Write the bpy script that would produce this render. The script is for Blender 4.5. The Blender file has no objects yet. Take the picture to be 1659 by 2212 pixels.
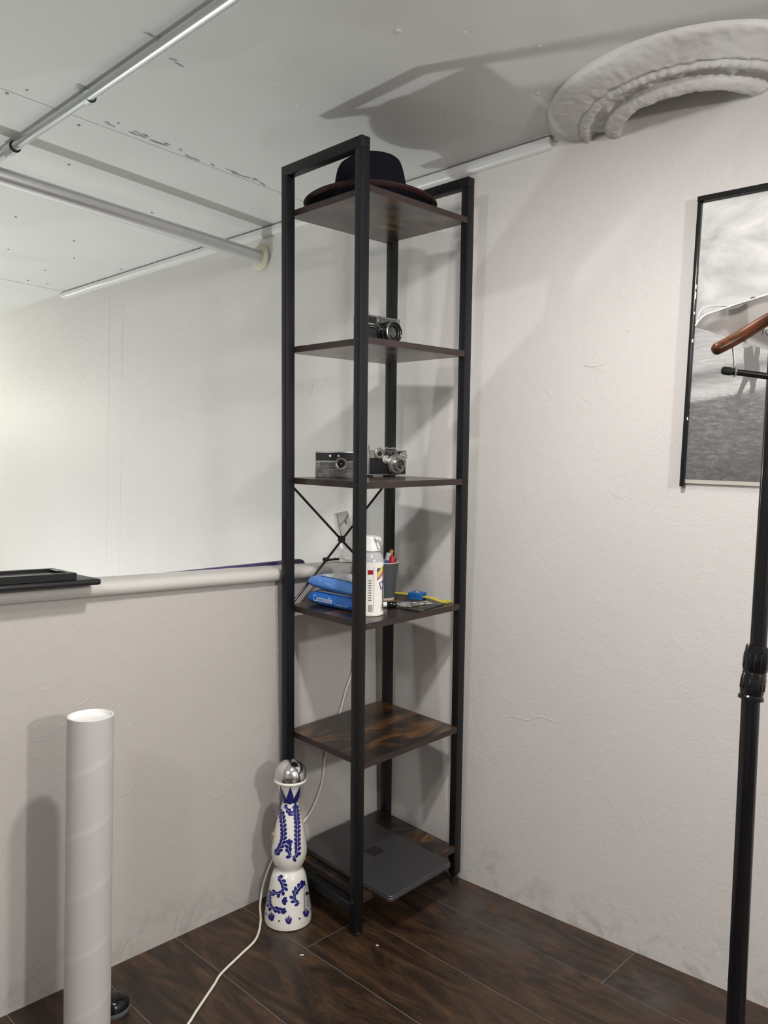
import bpy, bmesh, math, random
from mathutils import Vector, Matrix, noise
random.seed(7)
PI = math.pi
scn = bpy.context.scene
C = scn.collection

# ------------------------------------------------------------------ camera
FPX = 1656.73
CAM = Vector((-1.30483, -1.31994, 1.09768))
RW = Vector((0.69278496, -0.72082962, 0.0212992))
UW = Vector((0.0045792, 0.03393189, 0.99941366))
FW = Vector((0.72112969, 0.69228122, -0.02680832))
cd = bpy.data.cameras.new('camera'); cam = bpy.data.objects.new('camera', cd); C.objects.link(cam)
cd.sensor_fit = 'HORIZONTAL'; cd.sensor_width = 36; cd.lens = FPX * 36 / 1659.0
cd.clip_start = 0.02; cd.clip_end = 60
cm = Matrix((RW, UW, -FW)).transposed().to_4x4(); cm.translation = CAM
cam.matrix_world = cm
scn.camera = cam

# ------------------------------------------------------------------ light
w = bpy.data.worlds.new('world'); scn.world = w; w.use_nodes = True
w.node_tree.nodes['Background'].inputs[0].default_value = (0.9, 0.95, 1, 1)
w.node_tree.nodes['Background'].inputs[1].default_value = 0.05
def lamp(name, loc, power, col, rad):
    l = bpy.data.lights.new(name, 'POINT'); l.energy = power; l.color = col; l.shadow_soft_size = rad
    o = bpy.data.objects.new(name, l); o.location = loc; C.objects.link(o); return o
# ceiling bulb: throws its light downwards into the corner
sp = bpy.data.lights.new('room_bulb', 'SPOT'); sp.energy = 62.0; sp.color = (1, 0.955, 0.92); sp.shadow_soft_size = 0.042; sp.spot_size = PI; sp.spot_blend = 1.0
spo = bpy.data.objects.new('room_bulb', sp); spo.location = (-0.506, -0.784, 1.955)
spo.rotation_euler = Vector((0.18, 0.18, -1.0)).to_track_quat('-Z', 'Y').to_euler(); C.objects.link(spo)
lamp('far_bulb', (-0.66, -3.0, 1.57), 106.0, (1, 0.975, 0.935), 0.06)
lamp('side_bulb', (-2.03, -0.92, 1.83), 27.0, (1, 0.97, 0.94), 0.06)
lamp('stairwell_bulb', (-0.92, 2.12, -0.42), 134.0, (0.945, 1.0, 0.97), 0.07)
lamp('stairwell_wall_bulb', (-0.55, 3.75, 1.55), 29.0, (1.0, 0.99, 0.86), 0.08)
scn.view_settings.view_transform = 'Standard'
scn.view_settings.look = 'None'
scn.view_settings.gamma = 1
scn.view_settings.use_curve_mapping = False
scn.view_settings.exposure = 0.0

# ------------------------------------------------------------------ frames
# the shelving unit leans a little on the uneven floor: its own frame SH
SH3 = Matrix(((0.99826877, 0.02812127, -0.05165902), (-0.02998246, 0.99891576, -0.03561389), (0.0506015, 0.0371011, 0.99802956)))
SHO = Vector((-0.00004025, -0.00002951, -0.00079386))
SH = SH3.to_4x4(); SH.translation = SH3 @ (-SHO)
I4 = Matrix.Identity(4)
def ray(u, v): return FW + RW * ((u - 829.5) / FPX) - UW * ((v - 1106) / FPX)
def onp(u, v, n, c):
    n = Vector(n); d = ray(u, v); return CAM + d * ((c - n.dot(CAM)) / n.dot(d))
def fl(u, v, z=0.0): return onp(u, v, (0, 0, 1), z)
NR = Vector((0.99878, 0.04932, 0)); CR = 0.4185
def wl(u, v, off=0.0): return onp(u, v, NR, CR - off)
def dp(u, v, d): return CAM + ray(u, v) * d
def rz(a): return Matrix.Rotation(a, 4, 'Z')
def ry(a): return Matrix.Rotation(a, 4, 'Y')
def rx(a): return Matrix.Rotation(a, 4, 'X')
def tr(x, y=None, z=None): return Matrix.Translation(Vector((x, y, z)) if y is not None else Vector(x))

# ------------------------------------------------------------------ object helpers
def obj(name, bm, mat, parent=None, mw=None, smooth=40):
    me = bpy.data.meshes.new(name)
    if isinstance(bm, bpy.types.Mesh): me = bm
    else: bm.normal_update(); bm.to_mesh(me); bm.free()
    if mat is not None and not me.materials: me.materials.append(mat)
    if smooth:
        for p in me.polygons: p.use_smooth = True
        try: me.set_sharp_from_angle(angle=math.radians(smooth))
        except Exception: pass
    o = bpy.data.objects.new(name, me); C.objects.link(o)
    if parent: o.parent = parent
    if mw is not None:
        o.matrix_local = mw
    return o
def thing(name, label, cat, mw=I4, group=None):
    o = bpy.data.objects.new(name, None); C.objects.link(o); o.empty_display_size = 0.05
    o.matrix_world = mw; o['label'] = label; o['category'] = cat
    if group: o['group'] = group
    return o
def tag(o, label, cat, group=None):
    o['label'] = label; o['category'] = cat
    if group: o['group'] = group
    return o
def struct(o): o['kind'] = 'structure'; return o
def again(src, parent, mw):
    o = src.copy(); C.objects.link(o); o.parent = parent; o.matrix_local = mw; return o

def B(): return bmesh.new()
def box(bm, x0, x1, y0, y1, z0, z1, bev=0.0, seg=2, m=None):
    r = bmesh.ops.create_cube(bm, size=1.0)
    vs = r['verts']
    for v in vs: v.co = Vector((x0 + (v.co.x + .5) * (x1 - x0), y0 + (v.co.y + .5) * (y1 - y0), z0 + (v.co.z + .5) * (z1 - z0)))
    if bev > 0:
        es = list({e for v in vs for e in v.link_edges})
        rr = bmesh.ops.bevel(bm, geom=es, offset=bev, segments=seg, affect='EDGES', profile=0.5)
        vs = list({v for f in rr['faces'] for v in f.verts} | {v for v in vs if v.is_valid})
    if m is not None:
        for v in vs: v.co = m @ v.co
    return bm
def lathe(bm, prof, n=32, m=None, a0=0.0, a1=2 * PI, sx=1.0, sy=1.0):
    full = abs(a1 - a0 - 2 * PI) < 1e-6
    cnt = n if full else n + 1
    rings = []
    for r, z in prof:
        ring = []
        if r < 1e-6:
            v = bm.verts.new((0, 0, z)); ring = [v] * cnt
        else:
            for i in range(cnt):
                a = a0 + (a1 - a0) * i / n
                ring.append(bm.verts.new((r * sx * math.cos(a), r * sy * math.sin(a), z)))
        rings.append(ring)
    allv = {v for rg in rings for v in rg}
    for k in range(len(rings) - 1):
        A, Bb = rings[k], rings[k + 1]
        for i in range(n):
            j = (i + 1) % cnt
            q = []
            for v in (A[i], A[j], Bb[j], Bb[i]):
                if v not in q: q.append(v)
            if len(q) >= 3:
                try: bm.faces.new(q)
                except ValueError: pass
    if m is not None:
        for v in allv: v.co = m @ v.co
    return bm
def tube(bm, pts, r, n=10, cap=True, closed=False):
    pts = [Vector(p) for p in pts]; k = len(pts)
    rs = r if isinstance(r, (list, tuple)) else [r] * k
    up = None; rings = []
    for i in range(k):
        if closed: t = pts[(i + 1) % k] - pts[(i - 1) % k]
        else: t = (pts[min(i + 1, k - 1)] - pts[max(i - 1, 0)])
        t.normalize()
        if up is None:
            up = Vector((0, 0, 1)) if abs(t.z) < 0.9 else Vector((1, 0, 0))
        s = t.cross(up).normalized(); up = s.cross(t).normalized()
        rings.append([bm.verts.new(pts[i] + (s * math.cos(2 * PI * j / n) + up * math.sin(2 * PI * j / n)) * rs[i]) for j in range(n)])
    rng = range(k) if closed else range(k - 1)
    for i in rng:
        a, b = rings[i], rings[(i + 1) % k]
        for j in range(n): bm.faces.new((a[j], a[(j + 1) % n], b[(j + 1) % n], b[j]))
    if cap and not closed:
        bm.faces.new(rings[0][::-1]); bm.faces.new(rings[-1])
    return bm
def spline(P, n=8):
    P = [Vector(p) for p in P]; out = []
    for i in range(len(P) - 1):
        p0 = P[max(i - 1, 0)]; p1 = P[i]; p2 = P[i + 1]; p3 = P[min(i + 2, len(P) - 1)]
        for k in range(n):
            t = k / n
            out.append(0.5 * ((2 * p1) + (-p0 + p2) * t + (2 * p0 - 5 * p1 + 4 * p2 - p3) * t * t + (-p0 + 3 * p1 - 3 * p2 + p3) * t ** 3))
    out.append(P[-1]); return out
def prism(bm, poly, d, m=None):
    """poly (x,z) outline extruded along y from 0 to d"""
    a = [bm.verts.new((x, 0, z)) for x, z in poly]; b = [bm.verts.new((x, d, z)) for x, z in poly]
    n = len(poly)
    bm.faces.new(a); bm.faces.new(b[::-1])
    for i in range(n): bm.faces.new((a[i], b[i], b[(i + 1) % n], a[(i + 1) % n]))
    if m is not None:
        for v in a + b: v.co = m @ v.co
    bmesh.ops.recalc_face_normals(bm, faces=bm.faces)
    return bm
def cyl(bm, r, z0, z1, n=24, m=None, bev=0.0):
    p = [(0, z0), (r - bev, z0), (r, z0 + bev), (r, z1 - bev), (r - bev, z1), (0, z1)] if bev else [(0, z0), (r, z0), (r, z1), (0, z1)]
    return lathe(bm, p, n, m)
def text_bm(s, size, extrude=0.0, align='LEFT'):
    cu = bpy.data.curves.new('txt', 'FONT'); cu.body = s; cu.size = size; cu.extrude = extrude; cu.align_x = align
    cu.resolution_u = 3
    o = bpy.data.objects.new('txt', cu); C.objects.link(o)
    dg = bpy.context.evaluated_depsgraph_get(); me = bpy.data.meshes.new_from_object(o.evaluated_get(dg))
    bm = bmesh.new(); bm.from_mesh(me)
    bpy.data.objects.remove(o); bpy.data.curves.remove(cu); bpy.data.meshes.remove(me)
    return bm
def xf(bm, f):
    for v in bm.verts: v.co = f(v.co)
    return bm
def subdiv_long(bm, L):
    for _ in range(4):
        es = [e for e in bm.edges if e.calc_length() > L]
        if not es: break
        bmesh.ops.subdivide_edges(bm, edges=es, cuts=1)
        bmesh.ops.triangulate(bm, faces=bm.faces[:])
    return bm

# ------------------------------------------------------------------ materials
def nt(name):
    m = bpy.data.materials.new(name); m.use_nodes = True
    t = m.node_tree; b = t.nodes['Principled BSDF']; return m, t, b
def N(t, typ, **kw):
    n = t.nodes.new(typ)
    for k, v in kw.items():
        if k.startswith('_'): setattr(n, k[1:], v)
        else:
            for i in n.inputs:
                if i.name == k: i.default_value = v; break
    return n
def plain(name, col, rough=0.5, metal=0.0, spec=0.5, coat=0.0, trans=0.0, ior=1.45, alpha=1.0):
    m, t, b = nt(name)
    b.inputs['Base Color'].default_value = (*col, 1); b.inputs['Roughness'].default_value = rough
    b.inputs['Metallic'].default_value = metal; b.inputs['Specular IOR Level'].default_value = spec
    b.inputs['Coat Weight'].default_value = coat; b.inputs['Transmission Weight'].default_value = trans
    b.inputs['IOR'].default_value = ior
    return m
def coords(t, kind='Object', scale=(1, 1, 1), loc=(0, 0, 0), rot=(0, 0, 0)):
    c = t.nodes.new('ShaderNodeTexCoord'); mp = t.nodes.new('ShaderNodeMapping')
    mp.inputs['Scale'].default_value = scale; mp.inputs['Location'].default_value = loc; mp.inputs['Rotation'].default_value = rot
    t.links.new(c.outputs[kind], mp.inputs[0]); return mp.outputs[0]
def geopos(t, scale=(1, 1, 1), loc=(0, 0, 0)):
    c = t.nodes.new('ShaderNodeNewGeometry'); mp = t.nodes.new('ShaderNodeMapping')
    mp.inputs['Scale'].default_value = scale; mp.inputs['Location'].default_value = loc
    t.links.new(c.outputs['Position'], mp.inputs[0]); return mp.outputs[0]
def noi(t, vec, scale, detail=4, rough=0.55, dist=0.0):
    n = N(t, 'ShaderNodeTexNoise', Scale=scale, Detail=detail, Roughness=rough, Distortion=dist)
    t.links.new(vec, n.inputs['Vector']); return n.outputs['Fac']
def ramp(t, fac, stops, interp='LINEAR'):
    r = t.nodes.new('ShaderNodeValToRGB'); r.color_ramp.interpolation = interp
    e = r.color_ramp.elements
    while len(e) < len(stops): e.new(0.5)
    for i, (p, c) in enumerate(stops):
        e[i].position = p; e[i].color = (*c, 1) if len(c) == 3 else c
    t.links.new(fac, r.inputs[0]); return r.outputs[0]
def mix(t, fac, a, b, mode='MIX'):
    n = t.nodes.new('ShaderNodeMix'); n.data_type = 'RGBA'; n.blend_type = mode
    for sock, val in ((n.inputs[0], fac), (n.inputs[6], a), (n.inputs[7], b)):
        if hasattr(val, 'links') or hasattr(val, 'is_linked'): t.links.new(val, sock)
        elif isinstance(val, (int, float)): sock.default_value = val
        else: sock.default_value = (*val, 1)
    return n.outputs[2]
def math_(t, op, a, b=0.0, clamp=False):
    n = t.nodes.new('ShaderNodeMath'); n.operation = op; n.use_clamp = clamp
    for s, v in ((n.inputs[0], a), (n.inputs[1], b)):
        if isinstance(v, (int, float)): s.default_value = v
        else: t.links.new(v, s)
    return n.outputs[0]
def bump(t, b, h, strength, dist=0.001):
    n = N(t, 'ShaderNodeBump', Strength=strength, Distance=dist)
    t.links.new(h, n.inputs['Height']); t.links.new(n.outputs[0], b.inputs['Normal'])
def paint(name, c1, c2, rough=0.55, fine=0.5, seed=0.0, pk=0.22, dirt=False):
    m, t, b = nt(name)
    p = geopos(t, loc=(seed, seed * 2, 0))
    big = noi(t, p, 2.2, 3, 0.6); 
    patch = ramp(t, noi(t, p, 1.3, 2, 0.4, 0.6), [(0.50, (0, 0, 0)), (0.53, (1, 1, 1))])
    col = mix(t, big, c1, c2)
    col = mix(t, math_(t, 'MULTIPLY', patch, pk), col, c2)
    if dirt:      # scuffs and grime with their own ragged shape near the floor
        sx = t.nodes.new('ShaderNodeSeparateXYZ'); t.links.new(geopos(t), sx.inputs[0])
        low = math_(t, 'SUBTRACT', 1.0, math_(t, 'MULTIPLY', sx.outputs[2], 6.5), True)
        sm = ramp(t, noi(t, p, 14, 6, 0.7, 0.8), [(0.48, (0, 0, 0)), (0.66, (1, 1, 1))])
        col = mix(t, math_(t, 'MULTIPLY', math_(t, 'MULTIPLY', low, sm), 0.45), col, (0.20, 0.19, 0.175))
    b.inputs['Roughness'].default_value = rough
    t.links.new(col, b.inputs['Base Color'])
    h1 = noi(t, p, 260, 3, 0.6); h2 = noi(t, p, 26, 4, 0.6, 0.8)
    h3 = ramp(t, noi(t, p, 9, 5, 0.65, 1.5), [(0.60, (0, 0, 0)), (0.68, (1, 1, 1))])
    h = math_(t, 'ADD', math_(t, 'MULTIPLY', h1, 0.5), math_(t, 'MULTIPLY', h2, 0.9))
    h = math_(t, 'ADD', h, math_(t, 'MULTIPLY', h3, 0.25))
    bump(t, b, h, fine, 0.0022)
    return m
MW_right = paint('wall_paint_warm', (0.64, 0.615, 0.60), (0.595, 0.572, 0.558), 0.5, 0.6, 1.0, 0.3, True)
MW_half = paint('wall_paint_grey', (0.52, 0.490, 0.465), (0.475, 0.448, 0.425), 0.45, 0.65, 5.0, 0.3, True)
M_ceil = paint('ceiling_paint', (0.655, 0.66, 0.65), (0.545, 0.545, 0.535), 0.33, 0.35, 9.0, 0.55)
M_ledge = paint('ledge_paint', (0.58, 0.56, 0.53), (0.54, 0.52, 0.49), 0.35, 0.3, 3.0)
M_plaster = paint('plaster', (0.66, 0.65, 0.63), (0.60, 0.59, 0.57), 0.45, 0.6, 2.0)
M_dark_room = paint('back_room_paint', (0.36, 0.35, 0.34), (0.33, 0.32, 0.31), 0.6, 0.1, 4.0)
M_black = plain('black_powder_coat', (0.0055, 0.0060, 0.0072), 0.45, spec=0.38)
M_blackgloss = plain('black_gloss', (0.006, 0.006, 0.007), 0.16)
M_blackmat = plain('black_matte', (0.009, 0.009, 0.011), 0.7)
M_leather = plain('black_leatherette', (0.010, 0.010, 0.012), 0.55)
M_chrome = plain('chrome', (0.75, 0.75, 0.76), 0.12, 1.0)
M_satin = plain('satin_chrome', (0.40, 0.395, 0.385), 0.30, 1.0)
M_zinc = plain('zinc', (0.62, 0.64, 0.64), 0.32, 1.0)
M_white = plain('white_plastic', (0.80, 0.80, 0.78), 0.35)
M_whitegloss = plain('white_gloss', (0.78, 0.76, 0.71), 0.08, coat=0.5)
M_glass = plain('lens_glass', (0.02, 0.025, 0.02), 0.03, coat=1.0)
M_ivory = plain('ivory_cable', (0.75, 0.72, 0.64), 0.4)
M_cream = paint('cream_putty', (0.62, 0.58, 0.46), (0.52, 0.48, 0.37), 0.6, 0.8, 8.0)
M_blue = plain('cobalt_glaze', (0.012, 0.016, 0.16), 0.12, coat=0.4)
M_brushed = plain('brushed_aluminium', (0.66, 0.66, 0.67), 0.38, 1.0)
def felt():
    m, t, b = nt('black_felt'); p = coords(t)
    t.links.new(mix(t, noi(t, p, 900, 2), (0.004, 0.0045, 0.008), (0.010, 0.011, 0.018)), b.inputs['Base Color'])
    b.inputs['Roughness'].default_value = 0.95; b.inputs['Specular IOR Level'].default_value = 0.1
    return m
M_felt = felt()
M_ribbon = plain('brown_ribbon', (0.026, 0.011, 0.0105), 0.75, spec=0.25)
def rustic():
    m, t, b = nt('rustic_wood'); p = coords(t, 'Object')
    oi = t.nodes.new('ShaderNodeObjectInfo'); ad = t.nodes.new('ShaderNodeVectorMath'); ad.operation = 'ADD'
    sc = t.nodes.new('ShaderNodeVectorMath'); sc.operation = 'SCALE'; sc.inputs['Scale'].default_value = 7.0
    cb = t.nodes.new('ShaderNodeCombineXYZ')
    for k in range(3): t.links.new(oi.outputs['Random'], cb.inputs[k])
    t.links.new(cb.outputs[0], sc.inputs[0]); t.links.new(p, ad.inputs[0]); t.links.new(sc.outputs[0], ad.inputs[1])
    mp = t.nodes.new('ShaderNodeMapping'); mp.inputs['Scale'].default_value = (1.0, 2.6, 1); t.links.new(ad.outputs[0], mp.inputs[0])
    q = mp.outputs[0]
    patch = noi(t, q, 6.5, 7, 0.66, 0.9)
    mp2 = t.nodes.new('ShaderNodeMapping'); mp2.inputs['Scale'].default_value = (6, 90, 6); t.links.new(ad.outputs[0], mp2.inputs[0])
    grain = noi(t, mp2.outputs[0], 1.5, 5, 0.65, 0.4)
    c = ramp(t, patch, [(0.40, (0.009, 0.0075, 0.007)), (0.49, (0.024, 0.015, 0.0105)), (0.57, (0.085, 0.040, 0.014)), (0.70, (0.17, 0.080, 0.026))])
    c = mix(t, 0.55, c, ramp(t, grain, [(0.3, (0.35, 0.33, 0.32)), (0.7, (1.5, 1.45, 1.4))]), 'MULTIPLY')
    t.links.new(c, b.inputs['Base Color']); b.inputs['Roughness'].default_value = 0.27
    b.inputs['Specular IOR Level'].default_value = 0.75
    bump(t, b, grain, 0.12, 0.001)
    return m
M_rustic = rustic()
def edgeband():
    m, t, b = nt('wood_edge_band'); p = coords(t, 'Object', (8, 8, 220))
    g = noi(t, p, 1.5, 4)
    t.links.new(ramp(t, g, [(0.3, (0.018, 0.0105, 0.0095)), (0.7, (0.040, 0.024, 0.021))]), b.inputs['Base Color'])
    b.inputs['Roughness'].default_value = 0.5
    return m
M_edge = edgeband()
def floorwood():
    m, t, b = nt('floor_plank_wood')
    g = t.nodes.new('ShaderNodeNewGeometry'); oi = t.nodes.new('ShaderNodeObjectInfo')
    cb = t.nodes.new('ShaderNodeCombineXYZ'); sc = t.nodes.new('ShaderNodeVectorMath'); sc.operation = 'SCALE'; sc.inputs['Scale'].default_value = 31.0
    for k in range(3): t.links.new(oi.outputs['Random'], cb.inputs[k])
    ad = t.nodes.new('ShaderNodeVectorMath'); t.links.new(cb.outputs[0], sc.inputs[0]); t.links.new(g.outputs['Position'], ad.inputs[0]); t.links.new(sc.outputs[0], ad.inputs[1])
    def mp(s):
        n = t.nodes.new('ShaderNodeMapping'); n.inputs['Scale'].default_value = s; t.links.new(ad.outputs[0], n.inputs[0]); return n.outputs[0]
    big = noi(t, mp((13, 3.2, 1)), 1.0, 7, 0.66, 2.2)
    fine = noi(t, mp((95, 9, 1)), 1.0, 8, 0.72, 1.8)
    c = ramp(t, big, [(0.28, (0.009, 0.006, 0.0045)), (0.44, (0.027, 0.0155, 0.0095)), (0.58, (0.056, 0.030, 0.016)), (0.75, (0.105, 0.054, 0.026))])
    c = mix(t, 0.6, c, ramp(t, fine, [(0.32, (0.25, 0.23, 0.22)), (0.68, (1.75, 1.7, 1.65))]), 'MULTIPLY')
    # ragged paler grey patches mixed into the board colour in front of the right wall
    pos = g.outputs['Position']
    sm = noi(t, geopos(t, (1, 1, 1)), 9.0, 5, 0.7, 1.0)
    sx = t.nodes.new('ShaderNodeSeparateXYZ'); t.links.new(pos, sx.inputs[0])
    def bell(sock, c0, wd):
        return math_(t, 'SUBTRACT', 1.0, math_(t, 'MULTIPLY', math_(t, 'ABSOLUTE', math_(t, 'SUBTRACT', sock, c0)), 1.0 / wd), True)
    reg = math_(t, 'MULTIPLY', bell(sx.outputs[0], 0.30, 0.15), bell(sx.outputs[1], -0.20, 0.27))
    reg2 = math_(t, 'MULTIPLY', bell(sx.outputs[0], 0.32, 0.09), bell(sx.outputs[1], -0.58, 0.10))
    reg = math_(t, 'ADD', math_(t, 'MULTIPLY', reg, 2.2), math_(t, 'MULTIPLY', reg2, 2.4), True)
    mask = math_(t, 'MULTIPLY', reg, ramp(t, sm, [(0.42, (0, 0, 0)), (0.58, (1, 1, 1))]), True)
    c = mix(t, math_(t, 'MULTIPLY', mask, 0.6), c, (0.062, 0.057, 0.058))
    t.links.new(c, b.inputs['Base Color'])
    rgh = ramp(t, fine, [(0.2, (0.30, 0.30, 0.30)), (0.8, (0.46, 0.46, 0.46))])
    t.links.new(rgh, b.inputs['Roughness'])
    bump(t, b, math_(t, 'ADD', fine, math_(t, 'MULTIPLY', big, 0.7)), 0.30, 0.0012)
    return m
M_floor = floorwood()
def thinglass(name, k=0.6):
    m, t, b = nt(name); t.nodes.remove(b); out = t.nodes['Material Output']
    tr_ = t.nodes.new('ShaderNodeBsdfTransparent'); gl = t.nodes.new('ShaderNodeBsdfGlossy'); gl.inputs['Roughness'].default_value = 0.05
    fr_ = t.nodes.new('ShaderNodeFresnel'); fr_.inputs['IOR'].default_value = 1.45; mx = t.nodes.new('ShaderNodeMixShader')
    t.links.new(math_(t, 'MULTIPLY', fr_.outputs[0], k), mx.inputs[0]); t.links.new(tr_.outputs[0], mx.inputs[1]); t.links.new(gl.outputs[0], mx.inputs[2]); t.links.new(mx.outputs[0], out.inputs[0]); return m
M_groove = plain('plank_gap', (0.17, 0.16, 0.15), 0.7)

# ================================================================== THE SETTING
HC = 2.02
YH = 0.305           # front face of the half wall
# ---- floor: planks
bm = B(); box(bm, -3.2, 0.75, -4.2, 0.46, -0.14, -0.0008)
floor = struct(obj('floor', bm, M_groove))
pw, gap = 0.197, 0.0018
plank_mesh = {}
x = -0.115 + pw * 3
row = 0
while x > -3.2:
    x0, x1 = x - pw, x
    if x0 < 0.60:
        jy = {1: -0.512, 2: 0.053 }.get(row, None)
        start = (0.053 if row == 2 else -0.512 if row == 0 else -0.86 if row == 1 else [0.30, -0.25, 0.12, -0.48, -0.15][row % 5] - 0.35)
        cuts = []
        yy = start
        while yy < YH: yy += 1.22
        ycur = YH + 0.10
        edges = []
        yy = start + 1.22 * 3
        while yy > -4.2:
            if yy < YH + 0.09: edges.append(yy)
            yy -= 1.22
        prev = YH + 0.10
        for e in edges + [-4.2]:
            bmm = B(); box(bmm, x0 + gap / 2, x1 - gap / 2, e + gap / 2, prev - gap / 2, -0.014, 0.0, 0.0006, 1)
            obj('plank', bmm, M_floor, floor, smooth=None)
            prev = e
    x -= pw; row += 1

# ---- right wall: long plane running past the half wall
def rwx(y): return (CR - NR.y * y) / NR.x
def slabwall(name, y0, y1, z0, z1, mat):
    bm = B(); vs = []
    for (y, dx) in ((y0, 0), (y1, 0), (y1, 0.12), (y0, 0.12)):
        for z in (z0, z1): vs.append(bm.verts.new((rwx(y) + dx, y, z)))
    for q in ((0, 2, 3, 1), (2, 4, 5, 3), (4, 6, 7, 5), (6, 0, 1, 7), (1, 3, 5, 7), (0, 6, 4, 2)):
        bm.faces.new([vs[i] for i in q])
    bmesh.ops.recalc_face_normals(bm, faces=bm.faces)
    return struct(obj(name, bm, mat, smooth=None))
wall_right = slabwall('wall_right', -4.2, 5.6, -1.9, HC + 0.03, MW_right)
# faint vertical board joints on the wall beyond the half wall
for (u, wd) in ((233, 0.004), (262, 0.0025)):
    yj = wl(u, 900).y
    bm = B(); box(bm, rwx(yj) - 0.0006, rwx(yj) + 0.01, yj - wd, yj + wd, 0.0, HC - 0.03, 0.0005, 1)
    obj('board_joint', bm, MW_right, wall_right, smooth=None)

# raised paint drips on the wall
for path in ([(1262, 788), (1275, 792), (1290, 791), (1306, 786)], [(1085, 1551), (1110, 1548), (1140, 1556), (1165, 1548), (1198, 1558)], [(1122, 638), (1130, 643), (1137, 646)], [(670, 858), (676, 830)], [(703, 825), (707, 812)], [(1088, 1180), (1092, 1178), (1096, 1177)], [(1352, 712), (1360, 716)]):
    bm = B(); tube(bm, spline([wl(u, v, -0.0004) for u, v in path], 6), 0.0014, 8)
    obj('paint_ridge', bm, MW_right, wall_right, smooth=60)

# ---- half wall with rounded ledge
bm = B(); box(bm, -3.2, rwx(YH) + 0.02, YH, 0.375, -0.14, 0.862)
box(bm, -3.2, rwx(YH) + 0.02, 0.37, 0.50, -1.9, 0.800)
wall_half = struct(obj('wall_half', bm, MW_half, smooth=None))
bm = B()
prof = [(0.386, 0.853), (0.302, 0.852), (0.292, 0.8535), (0.2855, 0.859), (0.283, 0.868), (0.2845, 0.8765), (0.290, 0.882), (0.298, 0.8845), (0.308, 0.8852), (0.381, 0.8852), (0.386, 0.881)]
nseg = 40; rows_ = []
for i in range(nseg + 1):
    xx = -3.2 + (rwx(YH) + 0.015 + 3.2) * i / nseg
    rows_.append([bm.verts.new((xx, y + 0.0012 * noise.noise(Vector((xx * 9, k * .4, 0))), z + 0.0008 * noise.noise(Vector((xx * 7, 3 + k * .4, 0))))) for k, (y, z) in enumerate(prof)])
for i in range(nseg):
    for k in range(len(prof)):
        k2 = (k + 1) % len(prof)
        bm.faces.new((rows_[i][k], rows_[i][k2], rows_[i + 1][k2], rows_[i + 1][k]))
bm.faces.new(rows_[0]); bm.faces.new(rows_[-1][::-1])
bmesh.ops.recalc_face_normals(bm, faces=bm.faces)
ledge = struct(obj('trim_1', bm, M_ledge))

# ---- ceiling: backing slab and sheets with narrow joints
bm = B(); box(bm, -3.3, 0.75, -4.2, 5.6, HC + 0.0065, HC + 0.10)
ceiling = struct(obj('ceiling', bm, M_ceil, smooth=None))
for (y0, y1, dz) in ((-4.2, -1.25, 0), (-1.25, 0.60, 0), (0.60, 2.362, 0.0012), (2.362, 5.6, 0.0)):
    bm = B(); box(bm, -3.3, 0.60, y0 + 0.0016, y1 - 0.0016, HC + dz, HC + 0.009, 0.0012, 1)
    obj('ceiling_panel', bm, M_ceil, ceiling, smooth=None)
M_nail = plain('nail_head', (0.20, 0.20, 0.19), 0.5)
nail = None
for (u, v) in ((58, 194), (15, 202), (256, 266), (170, 271), (149, 356), (328, 460), (34, 469), (160, 521), (18, 539), (98, 584), (160, 558), (103, 613), (61, 606), (533, 508), (262, 582), (420, 541)):
    p = fl(u, v, HC)
    if nail is None:
        bm = B(); lathe(bm, [(0, -0.0012), (0.003, -0.001), (0.0042, 0.0005), (0.0042, 0.002)], 10)
        nail = obj('nail_head', bm, M_nail, ceiling, tr(p))
    else: again(nail, ceiling, tr(p))
bumpm = None
for (u, v) in ((862, 66), (1003, 70), (951, 254), (642, 231), (1250, 75), (1162, 202), (1165, 100), (921, 374), (972, 368), (596, 183)):
    p = fl(u, v, HC)
    if bumpm is None:
        bm = B(); lathe(bm, [(0, -0.0022), (0.004, -0.0018), (0.0068, 0.0), (0.007, 0.002)], 12)
        bumpm = obj('filler_bump', bm, M_ceil, ceiling, tr(p))
    else: again(bumpm, ceiling, tr(p) @ Matrix.Scale(random.uniform(.5, 1.1), 4))

def flake(p, sx, sy, rot, tilt):
    bm = B(); n_ = 7; vs = []
    for i in range(n_):
        a = 2 * PI * i / n_; k = random.uniform(0.6, 1.15); vs.append(bm.verts.new((sx * k * math.cos(a), sy * k * math.sin(a), 0)))
    bm.faces.new(vs); r_ = bmesh.ops.solidify(bm, geom=bm.faces[:], thickness=0.0008)
    obj('peeled_flake', bm, M_ceil, ceiling, tr(p.x, p.y, HC - 0.0012) @ rz(rot) @ rx(tilt), smooth=None)
for i in range(22):
    u = random.uniform(230, 600); v = 262 + (u - 230) * (150 / 370.0)
    flake(fl(u, v + random.uniform(-5, 4), HC), random.uniform(0.008, 0.026), random.uniform(0.002, 0.006), random.uniform(-0.25, 0.25), random.uniform(-0.30, 0.30))
for (u, v) in ((318, 72), (330, 78), (345, 80), (372, 128), (384, 138), (392, 142)):
    flake(fl(u, v, HC), random.uniform(0.008, 0.016), 0.0022, random.uniform(-0.3, 0.1), random.uniform(-0.3, 0.3))

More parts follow.
